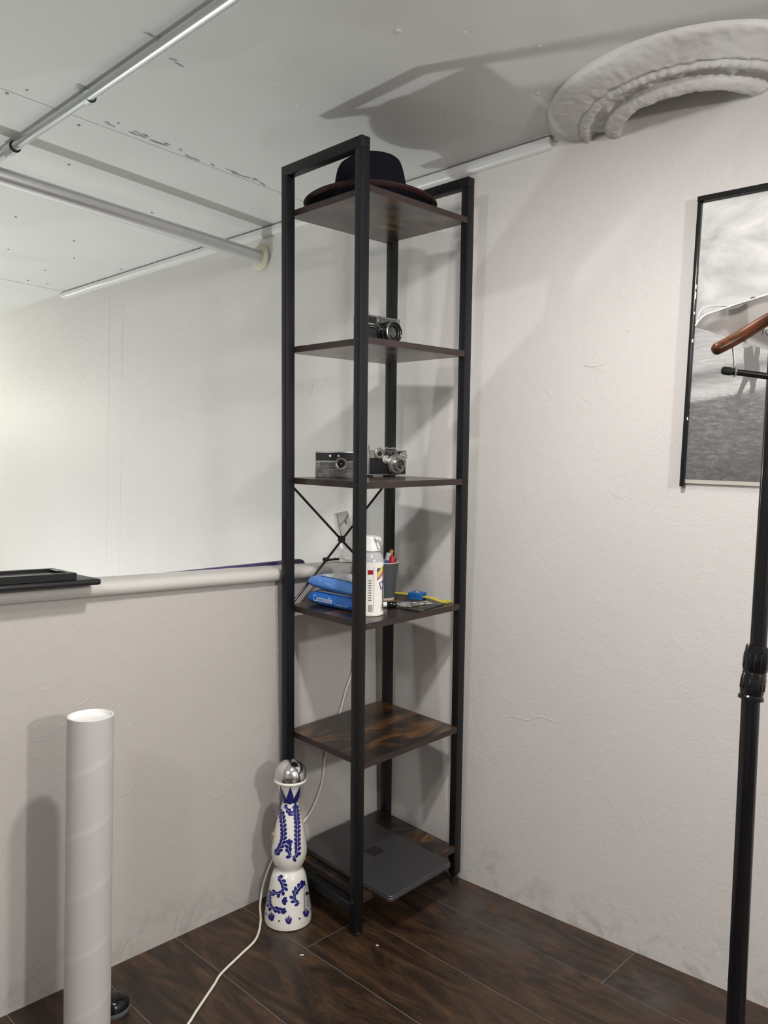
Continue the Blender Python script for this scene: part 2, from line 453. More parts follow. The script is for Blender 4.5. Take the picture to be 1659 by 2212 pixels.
# ---- cove trim between ceiling and right wall
bm = B(); ring = []
ys = [2.42 - i * (2.42 + 0.232) / 60 for i in range(61)]
cs = [(0.004, -0.029), (-0.0016, -0.031), (-0.007, -0.0305), (-0.014, -0.026), (-0.0185, -0.018), (-0.020, -0.009), (-0.0200, -0.0036), (-0.016, -0.0036), (0.004, -0.003)]
for i, y in enumerate(ys):
    k = 1.0 if i else 0.55
    j = 0.0016 * noise.noise(Vector((y * 6, 0, 0))); j2 = 0.0016 * noise.noise(Vector((y * 5, 9, 0)))
    ring.append([bm.verts.new((rwx(y) + a * k + (j if 1 < n_ < 7 else 0) , y, HC + b * (k if b < 0 else 1) + (j2 if n_ < 5 else 0))) for n_, (a, b) in enumerate(cs)])
for i in range(60):
    for k in range(len(cs) - 1): bm.faces.new((ring[i][k], ring[i][k + 1], ring[i + 1][k + 1], ring[i + 1][k]))
bm.faces.new(ring[0]); bm.faces.new(ring[-1][::-1])
bmesh.ops.recalc_face_normals(bm, faces=bm.faces)
trim_2 = struct(obj('trim_2', bm, M_ceil))

# ---- rest of the shell behind the camera and the stairwell
def shell(name, a): 
    bm = B(); box(bm, *a); return struct(obj(name, bm, M_dark_room, smooth=None))
shell('wall_left', (-3.32, -3.2, -4.2, 5.6, -1.9, HC + 0.03))
shell('wall_back', (-3.3, 0.75, -4.32, -4.2, -0.14, HC + 0.03))
shell('wall_stairwell', (-3.3, 0.75, 5.6, 5.72, -1.9, HC + 0.03))
bm = B(); box(bm, -3.3, 0.6, 0.46, 5.6, -2.0, -1.9)
struct(obj('floor_stairwell', bm, M_dark_room, smooth=None))

# ================================================================== CEILING THINGS
# ---- plaster medallion, cut off by the wall
MC = Vector((0.50, -0.56))
prof = [(0.330, 0.003), (0.3295, -0.006), (0.326, -0.012), (0.318, -0.016), (0.306, -0.019), (0.294, -0.0225), (0.280, -0.027), (0.268, -0.031), (0.261, -0.034), (0.2575, -0.033), (0.255, -0.031), (0.250, -0.035), (0.244, -0.0405),
        (0.237, -0.0415), (0.231, -0.038), (0.228, -0.029), (0.220, -0.0235), (0.208, -0.024), (0.198, -0.0275), (0.1945, -0.034), (0.192, -0.040), (0.186, -0.0455), (0.177, -0.050), (0.167, -0.0515), (0.1595, -0.048), (0.1555, -0.039), (0.154, 0.003)]
fine = []
for i in range(len(prof) - 1):
    for k in range(2):
        t = k / 2; fine.append((prof[i][0] * (1 - t) + prof[i + 1][0] * t, prof[i][1] * (1 - t) + prof[i + 1][1] * t))
fine.append(prof[-1])
bm = B(); na = 150; rings = []
for (r, z) in fine:
    xw = 0.452
    lim = math.acos(max(-1, min(1, (xw - MC.x) / r)))
    rg = []
    for i in range(na + 1):
        a = lim + (2 * PI - 2 * lim) * i / na
        px, py = MC.x + r * math.cos(a), MC.y + r * math.sin(a)
        amp = 0.0 if z > 0 else 1.0
        n1 = noise.noise(Vector((px * 38, py * 38, z * 60))); n2 = noise.noise(Vector((px * 95, py * 95, z * 90 + 5)))
        n3 = noise.noise(Vector((px * 210, py * 210, 3))); dz = amp * (0.0026 * n1 + 0.0022 * n2 + 0.0009 * n3)
        if 0.194 < r < 0.226:      # ragged ornament in the cove
            for a_l in (2.02, 2.22, 2.50, 3.12, 3.42, 3.95):
                dz -= 0.013 * math.exp(-((a - a_l) / 0.05) ** 2) * math.exp(-((r - 0.209) / 0.010) ** 2)
            dz += 0.003 * noise.noise(Vector((a * 14, r * 90, 0)))
        if 0.231 < r < 0.251: dz += amp * (0.0022 * max(0.0, math.sin(a * 74 + 2 * n1)) ** 2)
        dr = amp * 0.0020 * n1
        rg.append(bm.verts.new((MC.x + (r + dr) * math.cos(a), MC.y + (r + dr) * math.sin(a), HC + z + dz)))
    rings.append(rg)
for k in range(len(rings) - 1):
    for i in range(na): bm.faces.new((rings[k][i], rings[k][i + 1], rings[k + 1][i + 1], rings[k + 1][i]))
for e in (0, na):
    loop = [rg[e] for rg in rings]
    bm.faces.new(loop if e == 0 else loop[::-1])
bmesh.ops.recalc_face_normals(bm, faces=bm.faces)
tag(obj('ceiling_medallion', bm, M_plaster, smooth=60), 'half round white plaster ceiling medallion cut off by the right wall', 'medallion')

# ---- aluminium pole with putty flange
t = thing('ceiling_pole', 'thick silver closet pole running below ceiling into the wall flange', 'pole', tr(0.366, 0.921, 1.922))
bm = B(); tube(bm, [(0.004, 0, 0), (-0.25, -0.012, 0), (-0.9, -0.042, 0), (-2.6, -0.12, 0)], 0.0235, 28)
obj('pole', bm, M_brushed, t)
bm = B(); fp = [(0, 0.0), (0.038, 0.0), (0.044, 0.002), (0.046, 0.006), (0.0445, 0.010), (0.034, 0.013), (0, 0.013)]
lathe(bm, fp, 40)
for v in bm.verts:
    v.co.x *= 1 + 0.05 * noise.noise(v.co * 60); v.co.z += 0.0014 * noise.noise(v.co * 130)
obj('wall_flange', bm, M_cream, t, Matrix.Translation((0.0065, 0, 0)) @ ry(-PI / 2 - 0.05), smooth=60)['label'] = 'cream putty flange'

# ---- conduit
t = thing('conduit', 'thin galvanised conduit along the ceiling with set screw coupling', 'conduit', I4)
cz = HC - 0.0175
p0 = fl(500, -6, cz); p1 = fl(29, 319, cz); p2 = fl(-140, 436, cz)
pd = (p1 - p0).normalized()
bm = B(); tube(bm, [p0 - pd * 2.6, p0, p1], 0.0117, 20); obj('pipe', bm, M_zinc, t)
bm = B(); tube(bm, [p1, p2, p2 + pd * 0.6], 0.0117, 20); obj('pipe', bm, M_zinc, t)
q = rz(math.atan2(pd.y, pd.x))
def coupl(pos, L, r, screws):
    bm = B(); M_ = tr(pos) @ q @ ry(PI / 2)
    lathe(bm, [(r - .002, -L / 2), (r, -L / 2 + .001), (r, -0.002), (r - .001, 0), (r, .002), (r, L / 2 - .001), (r - .002, L / 2)], 24, M_)
    c_ = obj('coupling', bm, M_zinc, t)
    for s in screws:
        bm = B(); m2 = tr(pos) @ q @ tr(s, 0, 0) @ rx(0.5) @ tr(0, 0, -r)
        cyl(bm, 0.0028, -0.007, 0.002, 10, m2); cyl(bm, 0.0045, -0.010, -0.006, 10, m2, 0.0008)
        obj('set_screw', bm, M_zinc, c_)
    for e in (-L / 2,):
        bm = B(); M2 = tr(pos) @ q @ tr(e, 0, 0) @ ry(PI / 2)
        lathe(bm, [(0.0119, -0.001), (r + 0.0006, -0.001), (r + 0.0006, 0.001), (0.0119, 0.001)], 24, M2)
        obj('gasket_ring', bm, M_blackmat, c_)
coupl(p1 + pd * 0.012, 0.046, 0.0150, (-0.010, 0.012))
ps = fl(191, 211, cz)
bm = B(); M_ = tr(ps) @ q @ ry(PI / 2); lathe(bm, [(0.0118, -0.010), (0.0136, -0.010), (0.0136, 0.010), (0.0118, 0.010)], 24, M_)
st = obj('strap', bm, M_zinc, t)
bm = B(); box(bm, -0.010, 0.010, 0.010, 0.030, 0.0155, 0.0172, 0.0005, 1, tr(ps) @ q); box(bm, -0.010, 0.010, -0.030, -0.010, 0.0155, 0.0172, 0.0005, 1, tr(ps) @ q)
obj('strap_ear', bm, M_zinc, st)
bm = B(); M_ = tr(ps) @ q @ tr(-0.0105, 0, 0) @ ry(PI / 2); lathe(bm, [(0.0118, -0.0008), (0.0142, -0.0008), (0.0142, 0.0008), (0.0118, 0.0008)], 24, M_)
obj('gasket_ring', bm, M_blackmat, st)
bm = B(); box(bm, -0.003, 0.003, -0.004, 0.004, -0.004, 0.006, 0.001, 1, tr(fl(213, 202, cz)))
obj('set_screw', bm, M_blackmat, st)

# ================================================================== SHELVING UNIT
W, D, A, BB, CC, T = 0.4003, 0.298, 0.0263, 0.0220, 0.0247, 0.0157
HT = 1.899
ZS = [1.7961, 1.4554, 1.1180, 0.7794, 0.4362, 0.0928]
unit = thing('shelving_unit', 'tall narrow black metal shelving unit with six rustic brown boards', 'shelf', SH)
INV = SH.inverted()
def post(x0, y0, screws):
    bm = B(); box(bm, x0, x0 + A, y0, y0 + BB, 0.0075, HT - CC - 0.0002, 0.0014, 2)
    p = obj('post', bm, M_black, unit)
    # levelling foot reaching the uneven floor
    cx, cy = x0 + A / 2, y0 + BB / 2
    zf = -((SH @ Vector((cx, cy, 0))).z) / SH3[2][2]
    bm = B(); lathe(bm, [(0, zf + 0.0005), (0.009, zf + 0.0005), (0.0115, zf + 0.003), (0.0115, zf + 0.006), (0.008, max(zf + 0.010, 0.0)), (0.008, 0.008), (0, 0.008)], 12, tr(cx, cy, 0))
    obj('foot', bm, M_blackmat, p)
    if screws:
        for z in ZS:
            bm = B(); mm = tr(x0, cy, z - T / 2) @ ry(-PI / 2)
            lathe(bm, [(0.0012, -0.0002), (0.0016, 0.0014), (0.0035, 0.0016), (0.0046, 0.0006), (0.0048, -0.0004)], 14, mm)
            lathe(bm, [(0, 0.0004), (0.0016, 0.0004)], 8, mm)
            obj('screw', bm, M_blackmat, p)
    return p
post(0, 0, True); post(0, D - BB, True); post(W - A, 0, False); post(W - A, D - BB, False)
for x0 in (0, W - A):
    bm = B(); box(bm, x0, x0 + A, 0, D, HT - CC, HT, 0.0014, 2); obj('top_rail', bm, M_black, unit)
    bm = B(); box(bm, x0 + 0.001, x0 + A - 0.001, BB, D - BB, 0.052, 0.0768, 0.001, 1); obj('bottom_rail', bm, M_black, unit)
for i, z in enumerate(ZS):
    bm = B(); box(bm, A + 0.0004, W - A - 0.0004, 0.0004, D - 0.0004, z - T, z)
    o = obj('shelf_board', bm, M_rustic, unit, smooth=None)
    o.data.materials.append(M_edge)
    for p in o.data.polygons:
        if abs(p.normal.z) < 0.5: p.material_index = 1
def brace(pa, pb, yy):
    bm = B(); tube(bm, [(pa[0], yy, pa[1]), (pb[0], yy, pb[1])], 0.0034, 10); return obj('brace_rod', bm, M_blackgloss, unit)
zt, zb = ZS[2] - T - 0.004, ZS[3] + 0.006
brace((A, zt), (W - A, zb), D - 0.007); brace((W - A, zt), (A, zb), D - 0.0135)
bm = B(); cyl(bm, 0.010, 0, 0.012, 16, tr(W / 2, D - 0.0165, (zt + zb) / 2) @ rx(-PI / 2), 0.001); cyl(bm, 0.004, -0.002, 0.001, 8, tr(W / 2, D - 0.0165, (zt + zb) / 2) @ rx(-PI / 2))
obj('brace_joint', bm, M_blackmat, unit)
def onshelf(i, x, y, rot=0.0): return SH @ tr(x, y, ZS[i] + 0.0003) @ rz(rot)

# ================================================================== HAT
t = thing('fedora_hat', 'black felt fedora with brown ribbon edge on the top board', 'hat', onshelf(0, 0.186, 0.168, math.radians(-47)))
def brim(bm, prof, n=64):
    rings = []
    for k, (f, z, lift) in enumerate(prof):
        rg = []
        for i in range(n):
            a = 2 * PI * i / n
            ra = 0.092 + (0.172 - 0.092) * f; rb = 0.078 + (0.140 - 0.078) * f
            c, s = math.cos(a), math.sin(a)
            zz = z + lift * (0.55 + 0.45 * s * s) * max(0.0, f) ** 1.6
            rg.append(bm.verts.new((ra * c, rb * s, zz)))
        rings.append(rg)
    for k in range(len(rings) - 1):
        for i in range(n): bm.faces.new((rings[k][i], rings[k][(i + 1) % n], rings[k + 1][(i + 1) % n], rings[k + 1][i]))
    return bm
LF = 0.036
bm = B(); brim(bm, [(-0.05, 0.003, LF), (0.2, 0.002, LF), (0.5, 0.0015, LF), (0.8, 0.0015, LF), (0.97, 0.002, LF), (0.97, 0.0045, LF), (0.8, 0.005, LF), (0.5, 0.005, LF), (0.2, 0.006, LF), (-0.05, 0.009, LF)])
obj('brim', bm, M_felt, t)
bm = B(); brim(bm, [(0.88, 0.0008, LF), (0.99, 0.0010, LF), (1.0, 0.004, LF), (0.99, 0.0066, LF), (0.88, 0.0062, LF)])
obj('ribbon_edge', bm, M_ribbon, t)['label'] = 'brown ribbon binding'
bm = B(); n = 64; rings = []
cp = [(1.03, 0.004), (1.02, 0.03), (1.01, 0.065), (1.0, 0.100), (0.98, 0.120), (0.94, 0.130), (0.86, 0.136), (0.6, 0.138), (0.3, 0.137), (0.02, 0.136)]
for (f, z) in cp:
    rg = []
    for i in range(n):
        a = 2 * PI * i / n; c, s = math.cos(a), math.sin(a)
        k = z / 0.138
        xx, yy = 0.0965 * f * c * (1 - 0.10 * k), 0.081 * f * s * (1 - 0.12 * k)
        zz = z
        if k > 0.5:
            kk = (k - 0.5) / 0.5
            zz -= 0.012 * kk * math.exp(-(yy / 0.018) ** 2)          # crease along the crown
            pin = max(0, c) ** 3 * kk
            yy *= 1 - 0.22 * pin
            zz -= 0.016 * kk * max(0, -c) ** 1.5; xx *= 1 - 0.06 * kk * max(0, c)
        rg.append(bm.verts.new((xx, yy, zz)))
    rings.append(rg)
for k in range(len(rings) - 1):
    for i in range(n): bm.faces.new((rings[k][i], rings[k][(i + 1) % n], rings[k + 1][(i + 1) % n], rings[k + 1][i]))
bm.faces.new(rings[-1])
crown = obj('crown', bm, M_felt, t)
bm = B(); rings = []
for (f, z) in ((1.0, 0.008), (1.02, 0.009), (1.02, 0.034), (1.0, 0.035)):
    rings.append([bm.verts.new((0.0925 * f * math.cos(2 * PI * i / n) * (1 - 0.1 * z / .112), 0.0785 * f * math.sin(2 * PI * i / n) * (1 - 0.12 * z / .112), z)) for i in range(n)])
for k in range(3):
    for i in range(n): bm.faces.new((rings[k][i], rings[k][(i + 1) % n], rings[k + 1][(i + 1) % n], rings[k + 1][i]))
obj('hat_band', bm, M_blackmat, t)

# ================================================================== CAMERAS ON THE SHELVES
def fr(px, y, pz): return tr(px, y, pz) @ rx(PI / 2)      # cylinder axis pointing out of the front (-y)
# --- chrome-topped rangefinder
t = thing('rangefinder_camera', 'vintage chrome topped rangefinder camera with large black lens', 'camera', onshelf(1, 0.168, 0.120, math.radians(-2)))
bm = B(); box(bm, -0.066, 0.066, -0.016, 0.016, 0.0, 0.050, 0.004, 3); obj('body', bm, M_leather, t)
bm = B(); box(bm, -0.067, 0.067, -0.0165, 0.0165, 0.048, 0.074, 0.003, 3); box(bm, -0.067, 0.067, -0.017, 0.017, -0.0002, 0.005, 0.0015, 2)
top = obj('top_plate', bm, M_satin, t)
bm = B(); box(bm, -0.012, 0.052, -0.0180, -0.015, 0.054, 0.070, 0.001, 1); obj('viewfinder_window', bm, M_glass, top)
bm = B(); box(bm, -0.044, -0.016, -0.0180, -0.015, 0.054, 0.070, 0.001, 1); obj('meter_cell', bm, M_blackmat, top)
bm = B()
for k in range(6): box(bm, -0.043 + k * 0.0045, -0.0405 + k * 0.0045, -0.0186, -0.0175, 0.055, 0.069)
obj('meter_grid', bm, M_blackgloss, top, smooth=None)
bm = B(); cyl(bm, 0.009, 0.073, 0.079, 20, tr(-0.052, 0, 0), 0.001); cyl(bm, 0.007, 0.073, 0.078, 20, tr(-0.032, 0, 0), 0.001); cyl(bm, 0.004, 0.077, 0.081, 14, tr(-0.032, 0, 0))
obj('knob', bm, M_satin, top)
bm = B(); box(bm, 0.0, 0.02, -0.01, 0.01, 0.0735, 0.0755, 0.0008, 1); obj('accessory_shoe', bm, M_satin, top)
bm = B(); cyl(bm, 0.0035, 0.073, 0.076, 12, tr(0.05, 0, 0)); obj('rewind_stud', bm, M_satin, top)
bm = B(); cyl(bm, 0.002, 0, 0.004, 10, tr(0.067, 0, 0.058) @ ry(PI / 2)); tube(bm, [(0.070, 0.004 * math.cos(a), 0.055 + 0.004 * math.sin(a)) for a in [2 * PI * k / 14 for k in range(14)]], 0.0008, 6, closed=True)
obj('strap_lug', bm, M_satin, t)
lx, lz = 0.012, 0.032
bm = B(); lathe(bm, [(0.0, 0.0), (0.0275, 0.0), (0.0275, 0.007), (0.026, 0.008), (0.026, 0.012), (0.0272, 0.0125), (0.0272, 0.022), (0.0255, 0.023), (0.0255, 0.034), (0.024, 0.0345)], 40, fr(lx, -0.0155, lz))
lens = obj('lens_barrel', bm, M_blackgloss, t)
bm = B(); lathe(bm, [(0.0258, 0.0335), (0.0262, 0.036), (0.0258, 0.0385), (0.0248, 0.0390)], 40, fr(lx, -0.0155, lz)); obj('lens_ring', bm, M_satin, lens)
bm = B(); lathe(bm, [(0.0248, 0.0390), (0.0235, 0.0372), (0.0205, 0.0362), (0.0200, 0.0345), (0.0168, 0.0338), (0.0160, 0.0315)], 40, fr(lx, -0.0155, lz)); obj('lens_bezel', bm, M_blackgloss, lens)
bm = B(); lathe(bm, [(0.0172, 0.0341), (0.0168, 0.0346), (0.0162, 0.0336)], 40, fr(lx, -0.0155, lz)); obj('inner_ring', bm, M_satin, lens)
bm = B(); lathe(bm, [(0.0, 0.0325), (0.006, 0.0322), (0.012, 0.0312), (0.0162, 0.0295)], 32, fr(lx, -0.0155, lz)); obj('lens_glass', bm, M_glass, lens)
bm = B()
for k in range(22):
    a = 2 * PI * k / 22; box(bm, -0.0008, 0.0008, 0.0268, 0.0282, 0.013, 0.021, m=fr(lx, -0.0155, lz) @ rz(a))
obj('focus_grip', bm, M_blackgloss, lens, smooth=None)
bm = B(); box(bm, -0.040, -0.020, -0.020, -0.0165, 0.043, 0.046, 0.0006, 1); obj('self_timer_lever', bm, M_satin, t)

# --- box camera with worn grey panels
t = thing('box_camera', 'flat fronted box camera with worn grey panels and centre lens', 'camera', onshelf(2, 0.142, 0.227, math.radians(-43.5)))
bm = B(); box(bm, -0.066, 0.066, -0.020, 0.020, 0.0, 0.0685, 0.002, 2); obj('body', bm, M_satin, t)
def marble():
    m, tt, b = nt('worn_grey_panel'); p = coords(tt, 'Object', (1, 1, 2.2))
    n1 = noi(tt, p, 60, 5, 0.65, 1.8)
    tt.links.new(ramp(tt, n1, [(0.36, (0.010, 0.010, 0.010)), (0.43, (0.07, 0.07, 0.068)), (0.6, (0.12, 0.12, 0.117)), (0.75, (0.085, 0.085, 0.083))]), b.inputs['Base Color'])
    b.inputs['Roughness'].default_value = 0.45; return m
M_marble = marble()
bm = B(); box(bm, -0.0645, 0.0645, -0.0212, -0.019, 0.0445, 0.0665, 0.001, 1); obj('black_panel', bm, M_leather, t)
bm = B(); box(bm, -0.054, 0.0645, -0.0212, -0.019, 0.0235, 0.0415, 0.001, 1); obj('grey_panel', bm, M_marble, t)
bm = B(); box(bm, -0.0625, 0.0645, -0.0212, -0.019, 0.002, 0.0205, 0.0015, 1); obj('grey_panel', bm, M_marble, t)
bm = B(); box(bm, -0.0645, -0.0555, -0.0212, -0.019, 0.0235, 0.0415, 0.0008, 1); pl_ = obj('hinge_plate', bm, M_satin, t)
for zz in (0.028, 0.037):
    bm = B(); cyl(bm, 0.0015, 0, 0.0008, 10, fr(-0.060, -0.0211, zz)); obj('rivet', bm, M_blackmat, pl_)
for xx in (-0.027, -0.005):
    bm = B(); cyl(bm, 0.0031, 0, 0.0012, 18, fr(xx, -0.0209, 0.0575)); obj('window_dot', bm, M_white, t)
bm = B(); lathe(bm, [(0.0165, 0.0), (0.0172, 0.002), (0.0165, 0.0045), (0.0145, 0.0045), (0.0135, 0.0025), (0.0125, 0.003), (0.0105, 0.0022)], 36, fr(0.002, -0.0205, 0.0365)); lr = obj('lens_ring', bm, M_satin, t)
bm = B(); lathe(bm, [(0.0, 0.0012), (0.0108, 0.0020)], 28, fr(0.002, -0.0205, 0.0365)); obj('lens_face', bm, M_blackgloss, lr)
bm = B(); lathe(bm, [(0.0, 0.0042), (0.0015, 0.0035), (0.0022, 0.0015)], 14, fr(0.002, -0.0205, 0.0365)); obj('lens_center', bm, M_chrome, lr)

# --- brick camera
t = thing('brick_camera', 'boxy black and chrome camera with geared dials beside the box camera', 'camera', onshelf(2, 0.299, 0.222, math.radians(-10)))
bm = B(); box(bm, -0.063, 0.063, -0.018, 0.018, 0.006, 0.070, 0.003, 3); obj('body', bm, M_leather, t)
bm = B(); box(bm, -0.064, 0.064, -0.019, 0.019, 0.004, 0.0075, 0.001, 1); box(bm, -0.064, 0.064, -0.019, 0.019, 0.0685, 0.0720, 0.001, 1); box(bm, -0.0642, -0.061, -0.019, 0.019, 0.006, 0.070, 0.0008, 1)
box(bm, -0.060, 0.062, -0.0192, -0.0175, 0.0520, 0.0540); box(bm, -0.060, -0.040, -0.0196, -0.0175, 0.054, 0.0685)
obj('trim_frame', bm, M_satin, t)
bm = B(); cyl(bm, 0.015, 0, 0.004, 32, fr(-0.030, -0.018, 0.0635), 0.001); lathe(bm, [(0.0165, 0.001), (0.0165, 0.004), (0.012, 0.0055), (0.0118, 0.004)], 40, fr(-0.030, -0.018, 0.0635)); dl = obj('shutter_dial', bm, M_satin, t)
bm = B(); cyl(bm, 0.0065, 0.004, 0.0056, 20, fr(-0.030, -0.018, 0.0635)); obj('dial_face', bm, M_blackmat, dl)
bm = B(); lathe(bm, [(0, 0.006), (0.004, 0.0065), (0.0115, 0.004), (0.0115, 0)], 28, fr(-0.009, -0.018, 0.0475)); obj('idler_gear', bm, M_brushed, t)
bm = B(); cyl(bm, 0.013, 0, 0.005, 32, fr(0.051, -0.018, 0.0565), 0.001); cyl(bm, 0.005, 0.005, 0.009, 20, fr(0.051, -0.018, 0.0565), 0.001); box(bm, -0.010, 0.010, -0.0015, 0.0015, 0.005, 0.0065, m=fr(0.051, -0.018, 0.0565) @ rz(0.8)); obj('range_dial', bm, M_satin, t)
for xx in (0.006, 0.026):
    bm = B(); lathe(bm, [(0.0085, 0), (0.0085, 0.0025), (0.0055, 0.0025), (0.0055, 0.0008)], 4, fr(xx, -0.018, 0.061) @ rz(PI / 4)); wf = obj('window_frame', bm, M_satin, t, smooth=None)
    bm = B(); lathe(bm, [(0, 0.0006), (0.0058, 0.0006)], 4, fr(xx, -0.018, 0.061) @ rz(PI / 4)); obj('window_glass', bm, M_glass, wf, smooth=None)
bm = B(); lathe(bm, [(0.0275, 0.0), (0.0275, 0.008), (0.0285, 0.009), (0.0285, 0.013), (0.0265, 0.014), (0.0255, 0.017), (0.017, 0.018), (0.0165, 0.026), (0.0172, 0.028), (0.0165, 0.0305), (0.0125, 0.0305), (0.0115, 0.026)], 40, fr(0.022, -0.018, 0.034)); lm = obj('lens_mount', bm, M_satin, t)
bm = B(); lathe(bm, [(0, 0.0285), (0.006, 0.028), (0.012, 0.0265)], 28, fr(0.022, -0.018, 0.034)); obj('lens_glass', bm, M_glass, lm)
bm = B(); lathe(bm, [(0, 0.082), (0.013, 0.082), (0.016, 0.079), (0.016, 0.076), (0.013, 0.073), (0.004, 0.071), (0.004, 0.069)], 28, tr(0.020, 0.0, 0)); obj('rewind_knob', bm, M_satin, t)
bm = B(); cyl(bm, 0.0028, 0.07, 0.082, 12, tr(-0.052, 0, 0), 0.0006); cyl(bm, 0.002, 0.082, 0.086, 10, tr(-0.052, 0, 0)); obj('shutter_button', bm, M_satin, t)
bm = B(); lathe(bm, [(0, 0.0), (0.011, 0.0), (0.0125, 0.001), (0.0125, 0.003), (0.010, 0.0045), (0, 0.0045)], 24, tr(0.008, -0.004, 0)); ft = obj('tripod_foot', bm, M_blackgloss, t)
bm = B(); box(bm, -0.066, -0.050, -0.022, -0.006, 0.0, 0.0045, 0.001, 1); obj('corner_foot', bm, M_blackmat, t)

# ================================================================== FOURTH SHELF
# --- packs of wipes
def fold_blue(name, c1, c2):
    m, tt, b = nt(name); p = coords(tt)
    tt.links.new(mix(tt, noi(tt, p, 30, 4), c1, c2), b.inputs['Base Color'])
    b.inputs['Roughness'].default_value = 0.28
    bump(tt, b, noi(tt, p, 45, 4, 0.6, 1.2), 0.6, 0.004); return m
M_wipe1 = fold_blue('wipe_film_light', (0.06, 0.20, 0.60), (0.11, 0.28, 0.68))
M_wipe2 = fold_blue('wipe_film', (0.012, 0.115, 0.46), (0.022, 0.155, 0.55))
def pillow(bm, L, Wd, H, nx=40, ny=20, seed=0, sag=0.0):
    """pack lying along local x; crimped fins at both ends; front is -y"""
    top = [[None] * (ny + 1) for _ in range(nx + 1)]; bot = [[None] * (ny + 1) for _ in range(nx + 1)]
    for i in range(nx + 1):
        u = i / nx * 2 - 1
        e = max(0.0, 1 - abs(u) ** 7)
        for j in range(ny + 1):
            v = j / ny * 2 - 1
            s = max(0.0, 1 - abs(v) ** 6)
            hh = (e ** 0.45) * (s ** 0.4)
            wx = u * L / 2; wy = v * Wd / 2 * (1 - 0.05 * abs(u) ** 6)
            nn = noise.noise(Vector((u * 3.2 + seed, v * 2.2, seed))) + 0.5 * noise.noise(Vector((u * 9 + seed, v * 6, seed)))
            zm = H * (0.34 + 0.10 * (abs(u) ** 8))
            zt_ = zm + (H - zm) * hh * (1 + 0.10 * nn * (1 - abs(u) ** 4)) + sag * (1 - u * u)
            zb_ = zm - zm * hh
            top[i][j] = bm.verts.new((wx, wy, zt_ + 0.0006))
            bot[i][j] = bm.verts.new((wx, wy, max(0.0004, zb_)))
    for i in range(nx):
        for j in range(ny):
            bm.faces.new((top[i][j], top[i + 1][j], top[i + 1][j + 1], top[i][j + 1]))
            bm.faces.new((bot[i][j], bot[i][j + 1], bot[i + 1][j + 1], bot[i + 1][j]))
    for i in range(nx):
        bm.faces.new((top[i][0], bot[i][0], bot[i + 1][0], top[i + 1][0])); bm.faces.new((top[i][ny], top[i + 1][ny], bot[i + 1][ny], bot[i][ny]))
    for j in range(ny):
        bm.faces.new((top[0][j], top[0][j + 1], bot[0][j + 1], bot[0][j])); bm.faces.new((top[nx][j], bot[nx][j], bot[nx][j + 1], top[nx][j + 1]))
    return top
ptilt = math.radians(-84)
t = thing('wipes_pack', 'bright blue pack of moist wipes, lower one of the stack', 'wipes', onshelf(3, 0.124, 0.192, ptilt), 'stacked packs of wipes')
bm = B(); pillow(bm, 0.180, 0.100, 0.038, seed=1.3); obj('wrapper', bm, M_wipe2, t, smooth=60)
tx = text_bm('Cottonelle', 0.0205, 0.0, 'LEFT')
xf(tx, lambda c: Vector((c.x * 0.78 - 0.062, -0.0512, c.y * 1.2 + 0.0125 - 0.05 * 0))); obj('lettering', tx, M_white, t, smooth=None)
tx = text_bm('FLUSHABLE WIPES', 0.0060); xf(tx, lambda c: Vector((c.x * 0.95 + 0.016, -0.0512, c.y + 0.0105))); obj('lettering', tx, plain('pale_blue_ink', (.5, .62, .85), .4), t, smooth=None)
bm = B(); box(bm, -0.052, 0.06, -0.040, 0.040, 0.0372, 0.0395, 0.001, 1); obj('lid_label', bm, M_white, t)
t = thing('wipes_pack', 'paler blue pack of moist wipes with grey label, on top of its stack', 'wipes', onshelf(3, 0.122, 0.186, math.radians(-87)) @ tr(0, 0, 0.0432) @ ry(0.02), 'stacked packs of wipes')
bm = B(); pillow(bm, 0.188, 0.102, 0.034, seed=4.1); obj('wrapper', bm, M_wipe1, t, smooth=60)
def labelmat():
    m, tt, b = nt('grey_print_label'); p = coords(tt, 'Object', (1, 1, 1))
    n1 = noi(tt, p, 55, 4, 0.7, 1.0)
    tt.links.new(ramp(tt, n1, [(0.36, (0.16, 0.17, 0.19)), (0.44, (0.50, 0.52, 0.55)), (0.6, (0.70, 0.72, 0.75))]), b.inputs['Base Color']); b.inputs['Roughness'].default_value = 0.3; return m
bm = B()
g = [[bm.verts.new((-0.058 + 0.130 * i / 12, -0.036 + 0.076 * j / 6, 0.0352 + 0.0028 * (1 - (abs(i - 6) / 6) ** 2) * (1 - (abs(j - 3) / 3.4) ** 2))) for j in range(7)] for i in range(13)]
for i in range(12):
    for j in range(6): bm.faces.new((g[i][j], g[i + 1][j], g[i + 1][j + 1], g[i][j + 1]))
obj('top_label', bm, labelmat(), t)['label'] = 'grey printed label'
tx = text_bm('+ SaltCare', 0.0065); xf(tx, lambda c: Vector((c.x - 0.020, -0.0524, c.y + 0.019))); obj('lettering', tx, M_white, t, smooth=None)

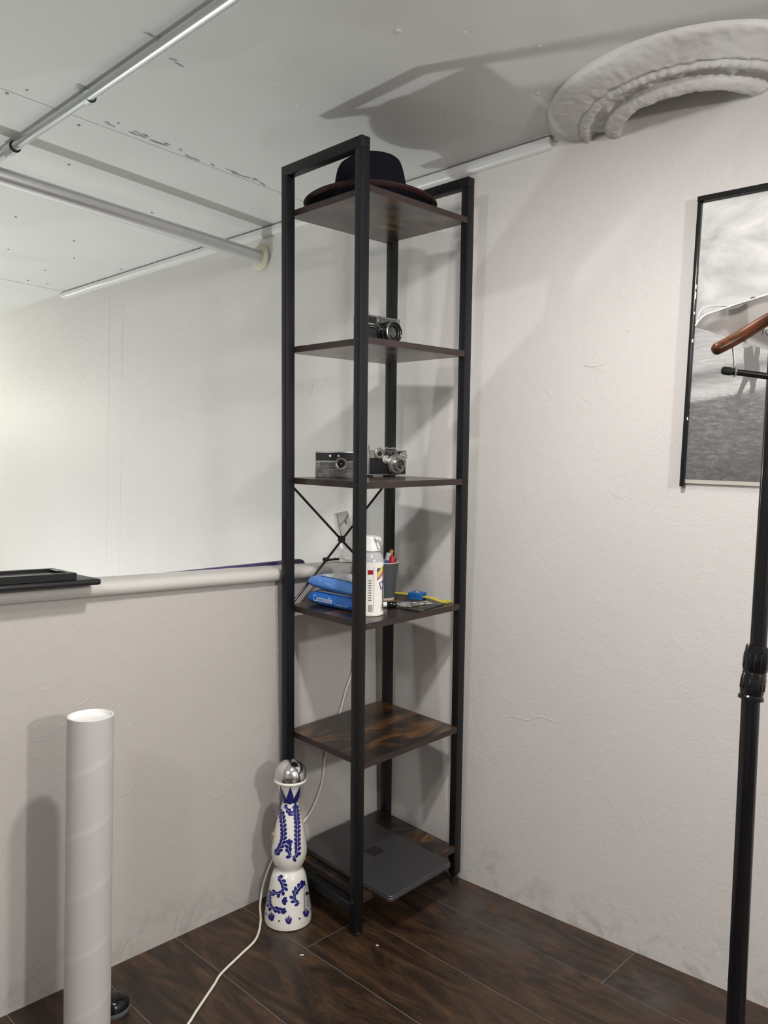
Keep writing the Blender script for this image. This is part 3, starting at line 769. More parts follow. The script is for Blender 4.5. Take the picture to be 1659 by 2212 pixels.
# --- duster can
t = thing('duster_can', 'white aerosol duster can with trigger cap behind the front post', 'can', onshelf(3, 0.1095, 0.0725, 0))
RC = 0.0330
bm = B(); lathe(bm, [(0, 0.001), (0.031, 0.0), (0.0335, 0.001), (0.0340, 0.0035), (0.0335, 0.006), (RC, 0.007), (RC, 0.136)], 48)
can = obj('can_body', bm, M_whitegloss, t)
bm = B(); lathe(bm, [(RC, 0.136), (0.0322, 0.1415), (0.0300, 0.148), (0.0262, 0.1545), (0.0215, 0.160), (0.0205, 0.1615), (0, 0.1615)], 48); obj('can_shoulder', bm, plain('grey_lacquer', (0.42, 0.43, 0.45), 0.18, coat=0.4), t)
canview = math.atan2(-1.44, -1.47)     # direction towards the viewer
def oncan(ang, z, off=0.0003): return Vector(((RC + off) * math.cos(ang), (RC + off) * math.sin(ang), z))
def canpatch(name, a0, a1, poly, mat, off=0.0003):
    """poly in (s,z), s = arc metres from viewer direction, positive to the right"""
    bm = B(); vs = [bm.verts.new((s_, 0, z_)) for s_, z_ in poly]; bm.faces.new(vs)
    bmesh.ops.triangulate(bm, faces=bm.faces); subdiv_long(bm, 0.006)
    xf(bm, lambda c: oncan(canview + c.x / RC, c.z, off)); return obj(name, bm, mat, can, smooth=60)
def rect(s0, s1, z0, z1): return [(s0, z0), (s1, z0), (s1, z1), (s0, z1)]
M_red = plain('red_ink', (0.35, 0.010, 0.030), 0.35); M_bl = plain('blue_ink', (0.010, 0.020, 0.20), 0.35); M_yl = plain('yellow_ink', (0.72, 0.52, 0.03), 0.35); M_gy = plain('grey_ink', (0.16, 0.16, 0.17), 0.4); M_lgy = plain('light_grey_ink', (0.42, 0.42, 0.42), 0.4)
canpatch('label_print', 0, 0, rect(-0.006, 0.0075, 0.106, 0.117), M_red)
canpatch('label_print', 0, 0, rect(0.0085, 0.0100, 0.010, 0.124), M_lgy)
canpatch('label_print', 0, 0, [(0.0175, 0.109), (0.0300, 0.121), (0.0175, 0.121)], M_bl)
canpatch('label_print', 0, 0, [(0.0175, 0.100), (0.0400, 0.117), (0.0400, 0.124), (0.0320, 0.124), (0.0175, 0.109)], M_yl, 0.0004)
canpatch('label_print', 0, 0, [(0.0175, 0.090), (0.0400, 0.104), (0.0400, 0.114), (0.0175, 0.098)], M_red)
for k in range(9):
    canpatch('small_print', 0, 0, rect(-0.004, 0.0035, 0.040 + k * 0.0062, 0.0425 + k * 0.0062), M_gy)
for k in range(9):
    canpatch('barcode', 0, 0, rect(-0.0045 + k * 0.00125, -0.0038 + k * 0.00125, 0.012, 0.030), M_gy)
for k in range(5):
    canpatch('small_print', 0, 0, rect(0.031, 0.042, 0.012 + k * 0.0036, 0.0137 + k * 0.0036), M_gy)
def cantext(s, size, s0, z0, ang, mat):
    tx = text_bm(s, size); subdiv_long(tx, 0.004)
    xf(tx, lambda c: oncan(canview + (s0 + c.x * math.cos(ang) - c.y * math.sin(ang)) / RC, z0 + c.x * math.sin(ang) + c.y * math.cos(ang), 0.00045)); return obj('lettering', tx, mat, can, smooth=None)
cantext('DUST-OFF', 0.027, 0.0275, 0.066, 0.30, M_bl)
cantext('WARNING', 0.0055, 0.0195, 0.0935, 0.58, M_white)
bm = B(); tube(bm, [oncan(canview + 0.040 / RC, 0.015, 0.001), oncan(canview + 0.0375 / RC, 0.06, 0.001), oncan(canview + 0.0405 / RC, 0.125, 0.001)], 0.0010, 8); obj('straw', bm, M_blackgloss, t); 
bm = B(); lathe(bm, [(0.0225, 0.1615), (0.0240, 0.163), (0.0235, 0.172), (0.0215, 0.176), (0.0200, 0.186), (0.0195, 0.194), (0.017, 0.1985), (0, 0.1995)], 36)
capd = obj('trigger_cap', bm, M_white, t)
qv = rz(canview + 0.75)
bm = B(); box(bm, 0.0, 0.029, -0.0075, 0.0075, 0.190, 0.1985, 0.002, 2, qv); cyl(bm, 0.0035, 0.0, 0.006, 14, qv @ tr(0.028, 0, 0.1930) @ ry(PI / 2)); obj('nozzle', bm, M_white, capd)
bm = B(); P_ = [(0.0215, 0, 0.186), (0.0245, 0, 0.180), (0.0275, 0, 0.1745), (0.0325, 0, 0.170)]; tube(bm, [qv @ Vector(p) for p in spline(P_, 5)], 0.0022, 10); obj('trigger', bm, M_white, capd)

# --- grey ripple cup with markers
t = thing('paper_cup', 'grey ripple paper cup holding markers behind the aerosol can', 'cup', onshelf(3, 0.272, 0.186, 0))
bm = B(); n = 120; rings = []
pr = [(0.0262, 0.004)] + [(0.0262 + (0.0365 - 0.0262) * k / 26, 0.004 + 0.098 * k / 26) for k in range(1, 27)]
for (r, z) in pr:
    rings.append([bm.verts.new(((r + 0.0007 * math.sin(a * 34 + 2.2 * math.sin(z * 190))) * math.cos(a), (r + 0.0007 * math.sin(a * 34 + 2.2 * math.sin(z * 190))) * math.sin(a), z)) for a in [2 * PI * i / n for i in range(n)]])
for k in range(len(rings) - 1):
    for i in range(n): bm.faces.new((rings[k][i], rings[k][(i + 1) % n], rings[k + 1][(i + 1) % n], rings[k + 1][i]))
obj('ripple_sleeve', bm, plain('slate_paper', (0.060, 0.068, 0.076), 0.7), t, smooth=80)
bm = B(); lathe(bm, [(0, 0.004), (0.0245, 0.004), (0.0252, 0.0), (0.0262, 0.0), (0.0265, 0.006), (0.0255, 0.006), (0.0255, 0.008), (0.0355, 0.101), (0.0375, 0.1020), (0.0385, 0.1035), (0.0375, 0.105), (0.0358, 0.1045), (0.0245, 0.008), (0, 0.0075)], 48)
obj('inner_cup', bm, plain('cup_paper', (0.60, 0.54, 0.47), 0.7), t)
def pen(name, lab, dx, dy, tx_, ty_, L, r, colb, colc, capL=0.035):
    b0 = Vector((dx, dy, 0.009)); b1 = Vector((tx_, ty_, L)); d = (b1 - b0)
    mw = onshelf(3, 0.272, 0.186) @ tr(b0) @ Vector((0, 0, 1)).rotation_difference(d.normalized()).to_matrix().to_4x4()
    t2 = thing(name, lab, 'pen', mw, 'markers in the grey cup'); l = d.length
    bm = B(); lathe(bm, [(0, 0), (r * .5, 0.001), (r, 0.008), (r, l - capL)], 18); obj('barrel', bm, plain('pen_barrel', colb, .35), t2)
    bm = B(); lathe(bm, [(r, l - capL), (r * 1.12, l - capL), (r * 1.12, l - .002), (r * .9, l), (0, l)], 18); obj('cap', bm, plain('pen_cap', colc, .35), t2)
pen('marker', 'white marker with blue stripe leaning in the cup', -0.008, 0.006, 0.004, -0.010, 0.129, 0.0058, (0.03, 0.12, 0.42), (0.60, 0.63, 0.68), 0.020)
pen('marker', 'red capped marker in the cup', 0.002, -0.010, 0.009, -0.019, 0.121, 0.0070, (0.55, 0.50, 0.5), (0.42, 0.008, 0.020), 0.034)
pen('marker', 'orange pen standing tallest in the cup', 0.0, 0.008, 0.020, -0.006, 0.136, 0.0045, (0.62, 0.25, 0.015), (0.62, 0.25, 0.015), 0.022)
pen('marker', 'dark red marker at the cup rim', 0.010, -0.002, 0.023, -0.015, 0.114, 0.0052, (0.10, 0.01, 0.015), (0.075, 0.006, 0.012), 0.03)

# --- black marker cap, flat pouch, torn paper, watch
t = thing('film_canister', 'small black cylinder with a white end lying beside the can', 'canister', onshelf(3, 0.196, 0.098, math.radians(-38)) @ tr(0, 0, 0.0078) @ ry(PI / 2))
bm = B(); lathe(bm, [(0, -0.002), (0.0066, -0.002), (0.0078, 0), (0.0078, 0.022), (0.0066, 0.024), (0, 0.024)], 24); obj('cap', bm, M_blackgloss, t)
bm = B(); lathe(bm, [(0, -0.012), (0.0066, -0.012), (0.0066, -0.002)], 24); obj('white_end', bm, M_white, t)
def pouchmat():
    m, tt, b = nt('camo_print'); p = coords(tt)
    tt.links.new(ramp(tt, noi(tt, p, 34, 3, 0.5, 0.8), [(0.42, (0.035, 0.036, 0.030)), (0.5, (0.085, 0.083, 0.066)), (0.6, (0.055, 0.045, 0.055))], 'CONSTANT'), b.inputs['Base Color']); b.inputs['Roughness'].default_value = 0.45; return m
t = thing('flat_pouch', 'thin dark camouflage print pouch under the torn paper', 'pouch', onshelf(3, 0.268, 0.062, math.radians(8)))
bm = B(); box(bm, -0.055, 0.062, -0.050, 0.052, 0.0, 0.0035, 0.0012, 2); obj('sleeve', bm, pouchmat(), t)
bm = B(); box(bm, -0.052, 0.012, 0.030, 0.0515, 0.0033, 0.0040, 0.0002, 1); obj('blue_strip', bm, plain('slate_blue', (0.07, 0.11, 0.16), 0.4), t)
bm = B(); nx, ny = 26, 18
g = []
for i in range(nx + 1):
    r_ = []
    for j in range(ny + 1):
        u, v = i / nx, j / ny
        x_ = -0.045 + 0.095 * u + 0.006 * noise.noise(Vector((v * 6, 1, 0))) * (1 if u > 0.9 or u < .1 else 0)
        y_ = -0.028 + 0.056 * v * (1 - 0.45 * u) + 0.004 * noise.noise(Vector((u * 9, 5, 0))) + 0.010 * u
        z_ = 0.0052 + 0.0042 * abs(noise.noise(Vector((u * 5, v * 4, 2)))) + 0.0035 * abs(noise.noise(Vector((u * 11, v * 9, 4)))) + 0.006 * max(0, 0.25 - abs(u - .3)) * (1 if v > .6 else 0)
        r_.append(bm.verts.new((x_, y_, z_)))
    g.append(r_)
for i in range(nx):
    for j in range(ny): bm.faces.new((g[i][j], g[i + 1][j], g[i + 1][j + 1], g[i][j + 1]))
bmesh.ops.solidify(bm, geom=bm.faces[:], thickness=0.0004)
def papermat():
    m, tt, b = nt('crumpled_print'); p = coords(tt)
    tt.links.new(ramp(tt, noi(tt, p, 70, 4, 0.7, 1.4), [(0.40, (0.10, 0.09, 0.08)), (0.47, (0.42, 0.39, 0.36)), (0.58, (0.62, 0.60, 0.56))]), b.inputs['Base Color']); b.inputs['Roughness'].default_value = 0.6; return m
tag(obj('torn_paper', bm, papermat(), None, onshelf(3, 0.258, 0.062, math.radians(-16))), 'crumpled torn white paper lying on the camouflage pouch', 'paper')
t = thing('wrist_watch', 'toy watch with square blue case and yellow strap by the back', 'watch', onshelf(3, 0.334, 0.120, math.radians(-75)))
def rrect(bm, hx, hy, r, z0, z1, n=8, chx=0.0):
    def loop(z, s):
        vs = []
        for cx, cy, a0 in ((hx - r, hy - r, 0), (-hx + r, hy - r, PI / 2), (-hx + r, -hy + r, PI), (hx - r, -hy + r, 1.5 * PI)):
            for k in range(n + 1):
                a = a0 + PI / 2 * k / n; vs.append(bm.verts.new((cx + (r - s) * math.cos(a), cy + (r - s) * math.sin(a), z)))
        return vs
    L_ = [loop(z0, chx), loop(z0 + chx, 0), loop(z1 - chx, 0), loop(z1, chx)]
    m_ = len(L_[0])
    for k in range(3):
        for i in range(m_): bm.faces.new((L_[k][i], L_[k][(i + 1) % m_], L_[k + 1][(i + 1) % m_], L_[k + 1][i]))
    bm.faces.new(L_[0][::-1]); bm.faces.new(L_[3]); return bm
for k in range(3):
    bm = B(); rrect(bm, 0.0205, 0.0205, 0.005, 0.001 + k * 0.0060, 0.0068 + k * 0.0060, 4, 0.0012); obj('case_layer', bm, plain('blue_rubber', (0.010, 0.105, 0.33), 0.35), t)
bm = B(); rrect(bm, 0.0165, 0.0165, 0.004, 0.0185, 0.0198, 4, 0.0003); obj('face', bm, plain('blue_face', (0.015, 0.13, 0.38), 0.3), t)
for xx in (-0.003, 0.003):
    bm = B(); cyl(bm, 0.0022, 0.0198, 0.0212, 10, tr(xx, 0, 0)); obj('button', bm, plain('pale_yellow', (0.75, 0.70, 0.42), 0.4), t)
M_yel = plain('yellow_strap', (0.62, 0.53, 0.045), 0.45)
def strapm(pts, wdt):
    bm = B(); sp = spline(pts, 6); a = []
    for p in sp:
        a.append([bm.verts.new(p + Vector((0, s * wdt / 2, z))) for s, z in ((-1, -.001), (1, -.001), (1, .001), (-1, .001))])
    for i in range(len(a) - 1):
        for k in range(4): bm.faces.new((a[i][k], a[i][(k + 1) % 4], a[i + 1][(k + 1) % 4], a[i + 1][k]))
    bm.faces.new(a[0][::-1]); bm.faces.new(a[-1]); bmesh.ops.recalc_face_normals(bm, faces=bm.faces); return bm
obj('strap', strapm([(-0.018, 0, 0.010), (-0.045, 0.001, 0.011), (-0.078, 0.003, 0.0095), (-0.098, 0.006, 0.006)], 0.016), M_yel, t)
obj('strap', strapm([(0.018, 0, 0.009), (0.045, -0.002, 0.009), (0.070, -0.004, 0.0045), (0.086, -0.005, 0.002)], 0.016), M_yel, t)
bm = B(); tube(bm, [(0.084, -0.015, 0.004), (0.100, -0.015, 0.005), (0.100, 0.006, 0.005), (0.084, 0.006, 0.004)], 0.0022, 8, closed=True); tube(bm, [(0.092, -0.015, 0.0065), (0.092, 0.006, 0.0065)], 0.0016, 8); obj('buckle', bm, M_yel, t)

# ================================================================== LAPTOP
t = thing('laptop', 'closed dark grey laptop lying on the bottom board', 'laptop', onshelf(5, 0.170, 0.110, math.radians(0.6)))
M_lap = plain('space_grey_aluminium', (0.125, 0.128, 0.132), 0.42, 0.8)
bm = B(); rrect(bm, 0.1165, 0.1745, 0.012, 0.0015, 0.0100, chx=0.0012); base = obj('base', bm, M_lap, t)
bm = B(); rrect(bm, 0.1160, 0.1740, 0.012, 0.0108, 0.0155, chx=0.0010); lid = obj('lid', bm, M_lap, t)
bm = B(); rrect(bm, 0.115, 0.173, 0.011, 0.0098, 0.0110); obj('seal', bm, M_blackmat, t)
for sx_, sy_ in ((1, 1), (1, -1), (-1, 1), (-1, -1)):
    bm = B(); cyl(bm, 0.008, 0.0, 0.002, 16, tr(sx_ * 0.10, sy_ * 0.155, 0)); obj('rubber_foot', bm, M_blackmat, base)
bm = B(); box(bm, -0.022, 0.022, -0.020, 0.022, 0.0150, 0.0158, 0.0003, 1, tr(0.004, 0.007, 0)); obj('sticker', bm, plain('dark_sticker', (0.012, 0.011, 0.011), 0.5), lid)['label'] = 'dark square sticker'
for k in range(3):
    bm = B(); box(bm, 0.076 + k * 0.013, 0.084 + k * 0.013, -0.1750, -0.1738, 0.0045, 0.0070, 0.0004, 1); obj('port', bm, M_blackmat, base)
bm = B(); box(bm, -0.1172, -0.1155, -0.055, 0.010, 0.0092, 0.0112, 0.0004, 1); obj('finger_notch', bm, M_satin, base)

# ================================================================== FLOOR THINGS
# --- painted ceramic bottle
bx, by = -0.0655, 0.1795
tilt = Vector((0.004, -0.004))
t = thing('ceramic_bottle', 'white ceramic bottle with cobalt leaf painting and chrome dome stopper', 'bottle', tr(bx, by, 0.0003))
K = 0.000214
raw = [(2060, 272), (2066, 262), (2050, 278), (2000, 281), (1900, 270), (1800, 254), (1700, 238), (1600, 221), (1530, 206), (1490, 192), (1462, 174), (1445, 160), (1430, 152), (1415, 153), (1395, 162), (1360, 182), (1310, 200), (1250, 210), (1200, 211), (1100, 201), (1000, 183), (900, 162), (800, 136), (720, 112), (670, 97), (645, 91), (625, 94), (600, 103), (560, 116), (500, 136), (440, 154), (405, 166)]
prof = [(0, 0.001)] + [(0.262 * .214, 0.0)] + [(r * K, max(0.002, (2060 - y) * K)) for (y, r) in raw[2:]]
zr = (2060 - 405) * K
prof += [(0.0385, zr + 0.003)]
bm = B(); lathe(bm, prof, 64); body = obj('body', bm, M_whitegloss, t)
bm = B(); lathe(bm, [(0.0360, zr + 0.001), (0.0405, zr + 0.0025), (0.0418, zr + 0.0055), (0.0405, zr + 0.0085), (0.0385, zr + 0.0095), (0.036, zr + 0.008)], 56); obj('rim', bm, M_whitegloss, t)
bm = B(); zc = zr + 0.011
dome = [(0.0388, zc - 0.004), (0.0402, zc + 0.002)] + [(0.0405 * math.cos(a), zc + 0.006 + 0.0405 * math.sin(a)) for a in [PI / 2 * k / 14 for k in range(15)]]
dome[-1] = (0.0, dome[-1][1])
lathe(bm, dome, 56); obj('stopper', bm, M_chrome, t)['label'] = 'chrome dome stopper'
def rad_at(z):
    for i in range(1, len(prof) - 1):
        z0, z1 = prof[i][1], prof[i + 1][1]
        if z0 <= z <= z1 and z1 > z0:
            f = (z - z0) / (z1 - z0); return prof[i][0] * (1 - f) + prof[i + 1][0] * f
    return prof[-1][0]
bview = math.atan2(CAM.y - by, CAM.x - bx)
def onb(cx, cy, off=0.0004):
    """crop pixel of the bottle close-up -> point on the glaze"""
    ax = 395 + (2060 - cy) * 0.026           # axis drift in the picture
    z = (2060 - cy) * K + 0.012 * 0
    z = min(zr, z); r = rad_at(max(0.003, z))
    s = max(-0.985, min(0.985, (cx - ax) * K / r))
    # the camera looks down: points facing it appear lower
    z2 = z + r * math.sqrt(1 - s * s) * 0.47; z2 = max(0.003, min(zr, z2)); r2 = rad_at(z2)
    s = max(-0.985, min(0.985, (cx - ax) * K / r2))
    a = bview + math.asin(s)
    return Vector(((r2 + off) * math.cos(a), (r2 + off) * math.sin(a), z2))
def leafpoly(bm, px, py, ang, L, Wd):
    pts = [(0, 0), (0.25, 0.55), (0.55, 1.0), (0.82, 0.8), (1.0, 0.0), (0.82, -0.8), (0.55, -1.0), (0.25, -0.55)]
    vs = []
    for (u, v) in pts:
        x_, y_ = u * L, v * Wd / 2
        vs.append(bm.verts.new(onb(px + x_ * math.cos(ang) - y_ * math.sin(ang), py + x_ * math.sin(ang) + y_ * math.cos(ang))))
    cvt = bm.verts.new(onb(px + 0.5 * L * math.cos(ang), py + 0.5 * L * math.sin(ang), 0.0007))
    for i in range(8): bm.faces.new((vs[i], vs[(i + 1) % 8], cvt))
M_vein = plain('pale_blue_glaze', (0.42, 0.45, 0.66), 0.15)
def sprig(path, step=44, L=70, Wd=38, spread=0.5, tip=True):
    pts = spline([(a, b, 0) for a, b in path], 12)
    bm = B(); acc = step * 0.4; side = 1
    for i in range(1, len(pts)):
        d = pts[i] - pts[i - 1]; acc += d.length
        if acc >= step:
            acc = 0; a = math.atan2(d.y, d.x)
            for sgn in (1, -1): leafpoly(bm, pts[i].x, pts[i].y, a + sgn * spread, L, Wd)
    if tip:
        d = pts[-1] - pts[-2]; leafpoly(bm, pts[-1].x, pts[-1].y, math.atan2(d.y, d.x), L, Wd)
    bmesh.ops.recalc_face_normals(bm, faces=bm.faces)
    o = obj('painted_sprig', bm, M_blue, body, smooth=None)
    bm = B(); tube(bm, [onb(p.x, p.y, 0.0005) for p in pts], 0.00045, 5); obj('stem_line', bm, M_vein, o)
sprig([(428, 1290), (480, 1305), (508, 1240), (512, 1100), (512, 950), (505, 820), (497, 740)])
sprig([(470, 1310), (432, 1290), (412, 1220), (414, 1170)], 42)
sprig([(225, 1290), (290, 1230), (340, 1130), (352, 1020), (345, 900), (330, 800)], 42)
sprig([(335, 730), (370, 725), (405, 760), (425, 785)], 38, 58, 34)
sprig([(255, 1550), (310, 1580), (345, 1640), (350, 1700), (300, 1745), (230, 1740), (190, 1760), (175, 1830), (195, 1900), (260, 1930), (320, 1945)], 42, 66, 38)
sprig([(560, 1870), (500, 1860), (465, 1810), (485, 1740), (520, 1690), (550, 1660)], 42, 68, 38)
sprig([(215, 1530), (235, 1470), (250, 1430)], 50, 44, 22)
bm = B()
for a in (0.9, 0.1, -0.6): leafpoly(bm, 325, 1830, a * 0.9, 72, 40)
obj('painted_sprig', bm, M_blue, body, smooth=None)
# spiked collar and little crowns
bm = B(); nseg = 8
z0c, z1c = (2060 - 655) * K + 0.003, (2060 - 408) * K + 0.004
for k in range(nseg):
    a0 = bview + 2 * PI * (k - 0.5) / nseg; a1 = bview + 2 * PI * (k + 0.5) / nseg
    rows2 = []
    for j in range(13):
        f = j / 12; z = z0c + (z1c - z0c) * f
        wdt = 1.0 if f < 0.30 else max(0.0, (1 - (f - 0.30) / 0.70)) ** 1.3
        r = rad_at(min(z, zr)) + 0.0004; am = (a0 + a1) / 2; hw = (a1 - a0) / 2 * wdt
        zz = z - (0.003 * (1 - abs(0)) if j == 0 else 0)
        rows2.append([bm.verts.new((r * math.cos(am + s_ * hw), r * math.sin(am + s_ * hw), z + (0.0022 * abs(s_) if j == 0 else 0))) for s_ in (-1, -.5, 0, .5, 1)])
    for j in range(12):
        for i in range(4): bm.faces.new((rows2[j][i], rows2[j][i + 1], rows2[j + 1][i + 1], rows2[j + 1][i]))
bmesh.ops.remove_doubles(bm, verts=bm.verts, dist=1e-6)
bmesh.ops.recalc_face_normals(bm, faces=bm.faces)
obj('painted_collar', bm, M_blue, body, smooth=60)
for (cx, cy) in ((205, 2010), (403, 2050), (606, 1985)):
    bm = B()
    for a in (-0.55, -0.28, 0, 0.28, 0.55): leafpoly(bm, cx + 34 * math.sin(a), cy + 48, -PI / 2 + a * 0.45, 105 - 55 * abs(a), 15)
    leafpoly(bm, cx - 28, cy + 30, 0, 56, 40)
    obj('painted_crown', bm, M_blue, body, smooth=None)
for (cx, cy) in ((292, 2060), (527, 2042), (140, 1985), (665, 1950)):
    bm = B(); leafpoly(bm, cx - 10, cy - 8, 0.6, 26, 22); obj('painted_dot', bm, M_blue, body, smooth=None)
# paper label on the right of the base
def bpatch(name, x0, x1, y0, y1, mat, off=0.0004, nx=8, ny=4):
    bm = B(); g = [[bm.verts.new(onb(x0 + (x1 - x0) * i / nx, y0 + (y1 - y0) * j / ny, off)) for j in range(ny + 1)] for i in range(nx + 1)]
    for i in range(nx):
        for j in range(ny): bm.faces.new((g[i][j], g[i][j + 1], g[i + 1][j + 1], g[i + 1][j]))
    return obj(name, bm, mat, body)
lb = bpatch('paper_label', 578, 662, 1665, 1960, plain('label_paper', (0.46, 0.48, 0.45), 0.5), 0.0004, 10, 6)
bpatch('label_bar', 602, 655, 1745, 1785, M_blackmat, 0.0007)
for k in range(6): bpatch('label_print', 612, 655, 1800 + k * 22, 1810 + k * 22, M_gy, 0.0007, 4, 1)
bpatch('label_print', 584, 592, 1760, 1950, M_gy, 0.0007, 2, 6)
tx = text_bm('CL', 44); subdiv_long(tx, 10)
xf(tx, lambda c: onb(602 + c.x, 1702 - c.y, 0.0007)); obj('lettering', tx, M_gy, body, smooth=None)
# metal medallion on the far left of the body
bm = B(); pm = onb(222, 1075, 0.001)
for k in range(14):
    a = 2 * PI * k / 14; o_ = Vector((-math.sin(bview - 1.3), math.cos(bview - 1.3), 0))
    c_ = pm + o_ * 0.009 * math.cos(a) + Vector((0, 0, 0.0125 * math.sin(a)))
    bmesh.ops.create_uvsphere(bm, u_segments=8, v_segments=6, radius=0.0026, matrix=tr(c_))
obj('metal_badge', bm, plain('brass', (0.55, 0.48, 0.32), 0.25, 1.0), t)

# --- mailing tube
tx0, ty0, th, tR = -0.6265, 0.1100, 0.6495, 0.0433
def tubemat():
    m, tt, b = nt('kraft_white_tube'); p = coords(tt, 'Object')
    sp = tt.nodes.new('ShaderNodeSeparateXYZ'); tt.links.new(p, sp.inputs[0])
    at = math_(tt, 'ARCTAN2', sp.outputs[1], sp.outputs[0])
    ph = math_(tt, 'ADD', math_(tt, 'MULTIPLY', sp.outputs[2], 1 / 0.118), math_(tt, 'MULTIPLY', at, -1 / (2 * PI)))
    frc = math_(tt, 'FRACT', ph)
    line = ramp(tt, frc, [(0.0, (0, 0, 0)), (0.02, (1, 1, 1)), (0.10, (.75, .75, .75)), (0.14, (0, 0, 0)), (0.20, (.25, .25, .25)), (0.26, (0, 0, 0))])
    c = mix(tt, noi(tt, p, 12, 4), (0.50, 0.475, 0.47), (0.46, 0.435, 0.43))
    c = mix(tt, math_(tt, 'MULTIPLY', line, 0.4), c, (0.60, 0.58, 0.55))
    tt.links.new(c, b.inputs['Base Color']); b.inputs['Roughness'].default_value = 0.7
    bump(tt, b, math_(tt, 'ADD', noi(tt, p, 220, 2), line), 0.12, 0.0006); return m
t = thing('mailing_tube', 'tall pale cardboard mailing tube with white end cap', 'tube', tr(tx0, ty0, 0.0003))
bm = B(); lathe(bm, [(tR - .003, 0.0), (tR, 0.0), (tR, th), (tR - .0025, th), (tR - .003, th - 0.001), (tR - .003, 0.0)], 56); obj('cardboard_tube', bm, tubemat(), t)
bm = B(); lathe(bm, [(tR - 0.0005, th + 0.0002), (tR - 0.0005, th + 0.0012), (tR - 0.003, th + 0.0014), (tR - 0.0045, th - 0.006), (tR - 0.008, th - 0.0085), (0, th - 0.0085)], 56); obj('end_cap', bm, M_white, t)
bm = B(); lathe(bm, [(tR - 0.0032, 0.004), (0, 0.004)], 40); obj('end_cap', bm, M_white, t)

# --- black shoe behind the tube
t = thing('shoe', 'glossy black shoe toe peeking out behind the mailing tube', 'shoe', tr(-0.549, 0.163, 0.0004) @ rz(math.radians(-12)))
bm = B(); n = 40
def shoe_ring(z, k, h):
    v = []
    for i in range(n):
        a = 2 * PI * i / n; c, s = math.cos(a), math.sin(a)
        xx = (0.036 * c if c > 0 else 0.034 * c) * k; yy = 0.032 * s * k * (1.0 if c > 0 else 1 - 0.25 * abs(c))
        v.append(bm.verts.new((xx, yy, z + (h * (-c) * 0.6 if c < 0 else 0))))
    return v
R_ = [shoe_ring(0.011, 1.0, 0), shoe_ring(0.017, 0.98, 0.001), shoe_ring(0.025, 0.88, 0.003), shoe_ring(0.031, 0.68, 0.006), shoe_ring(0.034, 0.42, 0.008), shoe_ring(0.035, 0.12, 0.008)]
for k in range(len(R_) - 1):
    for i in range(n): bm.faces.new((R_[k][i], R_[k][(i + 1) % n], R_[k + 1][(i + 1) % n], R_[k + 1][i]))
bm.faces.new(R_[-1]); obj('upper', bm, M_blackgloss, t, smooth=80)
bm = B(); R_ = [shoe_ring(0.0, 0.98, 0), shoe_ring(0.003, 1.03, 0), shoe_ring(0.008, 1.04, 0), shoe_ring(0.0112, 1.01, 0)]
for k in range(len(R_) - 1):
    for i in range(n): bm.faces.new((R_[k][i], R_[k][(i + 1) % n], R_[k + 1][(i + 1) % n], R_[k + 1][i]))
bm.faces.new(R_[0][::-1]); bm.faces.new(R_[-1]); obj('sole', bm, plain('sole_rubber', (0.10, 0.115, 0.115), 0.45), t)

# --- white cord: down the half wall behind the shelves, past the bottle, across the floor
wpts = [(0.262, 0.2995, 0.60), (0.2605, 0.2995, 0.5623), (0.237, 0.2995, 0.514), (0.2163, 0.2995, 0.4565), (0.190, 0.2995, 0.40), (0.1632, 0.2995, 0.3463), (0.1494, 0.2995, 0.2627), (0.1162, 0.2995, 0.1986), (0.0800, 0.2995, 0.166), (0.03, 0.2997, 0.128), (-0.022, 0.2997, 0.098)]
fpts = [fl(u, v, 0.0033) for (u, v) in ((563, 1990), (553, 2028), (520, 2062), (478, 2103), (462, 2128), (425, 2183), (408, 2210), (370, 2262), (300, 2340))]
mid = [Vector((-0.060, 0.288, 0.052)), Vector((-0.090, 0.264, 0.014))]
cp_ = [Vector(p) for p in wpts] + mid + fpts
bm = B(); tube(bm, spline(cp_, 8), 0.0028, 10)
tag(obj('power_cord', bm, M_ivory), 'white power cord hanging behind the shelves and crossing the floor', 'cord')

# --- scraps on the floor
for (u, v, L_, lab) in ((652, 2064, 0.010, 'white paper sliver on the floor below the bottle'), (815, 2043, 0.006, 'tiny white chip on the floor right of the front post foot')):
    p = fl(u, v); bm = B(); box(bm, -L_ / 2, L_ / 2, -0.0016, 0.0016, 0, 0.0016, 0.0005, 1)
    tag(obj('paper_scrap', bm, M_white, None, tr(p.x, p.y, 0.0003) @ rz(-0.6)), lab, 'scrap', 'white scraps on the floor')

# ================================================================== ON THE LEDGE
ZL = 0.8856
t = thing('black_board', 'thin black board with rounded edge lying on the ledge under a frame', 'board', tr(-0.545, 0.236, ZL + 0.0006))
bm = B(); box(bm, -0.62, 0.0, 0.0, 0.165, 0.0, 0.0135, 0.0060, 4); obj('panel', bm, plain('black_laminate', (0.014, 0.014, 0.015), 0.38), t)
t = thing('picture_frame', 'flat black picture frame lying face up on the black board', 'frame', tr(-0.598, 0.2395, ZL + 0.0145))
bm = B(); fw, fd, fh = 0.50, 0.120, 0.0150
for a in ((-fw, 0, 0, 0.013, 0, fh), (-fw, 0, fd - 0.013, fd, 0, fh), (-0.013, 0, 0.0128, fd - 0.0128, 0, fh), (-fw, -fw + 0.013, 0.0128, fd - 0.0128, 0, fh)):
    bm2 = B(); box(bm2, *a, 0.0008, 1); obj('rail', bm2, plain('black_lacquer', (0.007, 0.007, 0.008), 0.3), t)
bm.free()
bm = B(); box(bm, -fw + 0.011, -0.011, 0.011, fd - 0.011, 0.003, 0.0075); obj('mat_board', bm, plain('mat_board', (0.62, 0.63, 0.60), 0.5), t)
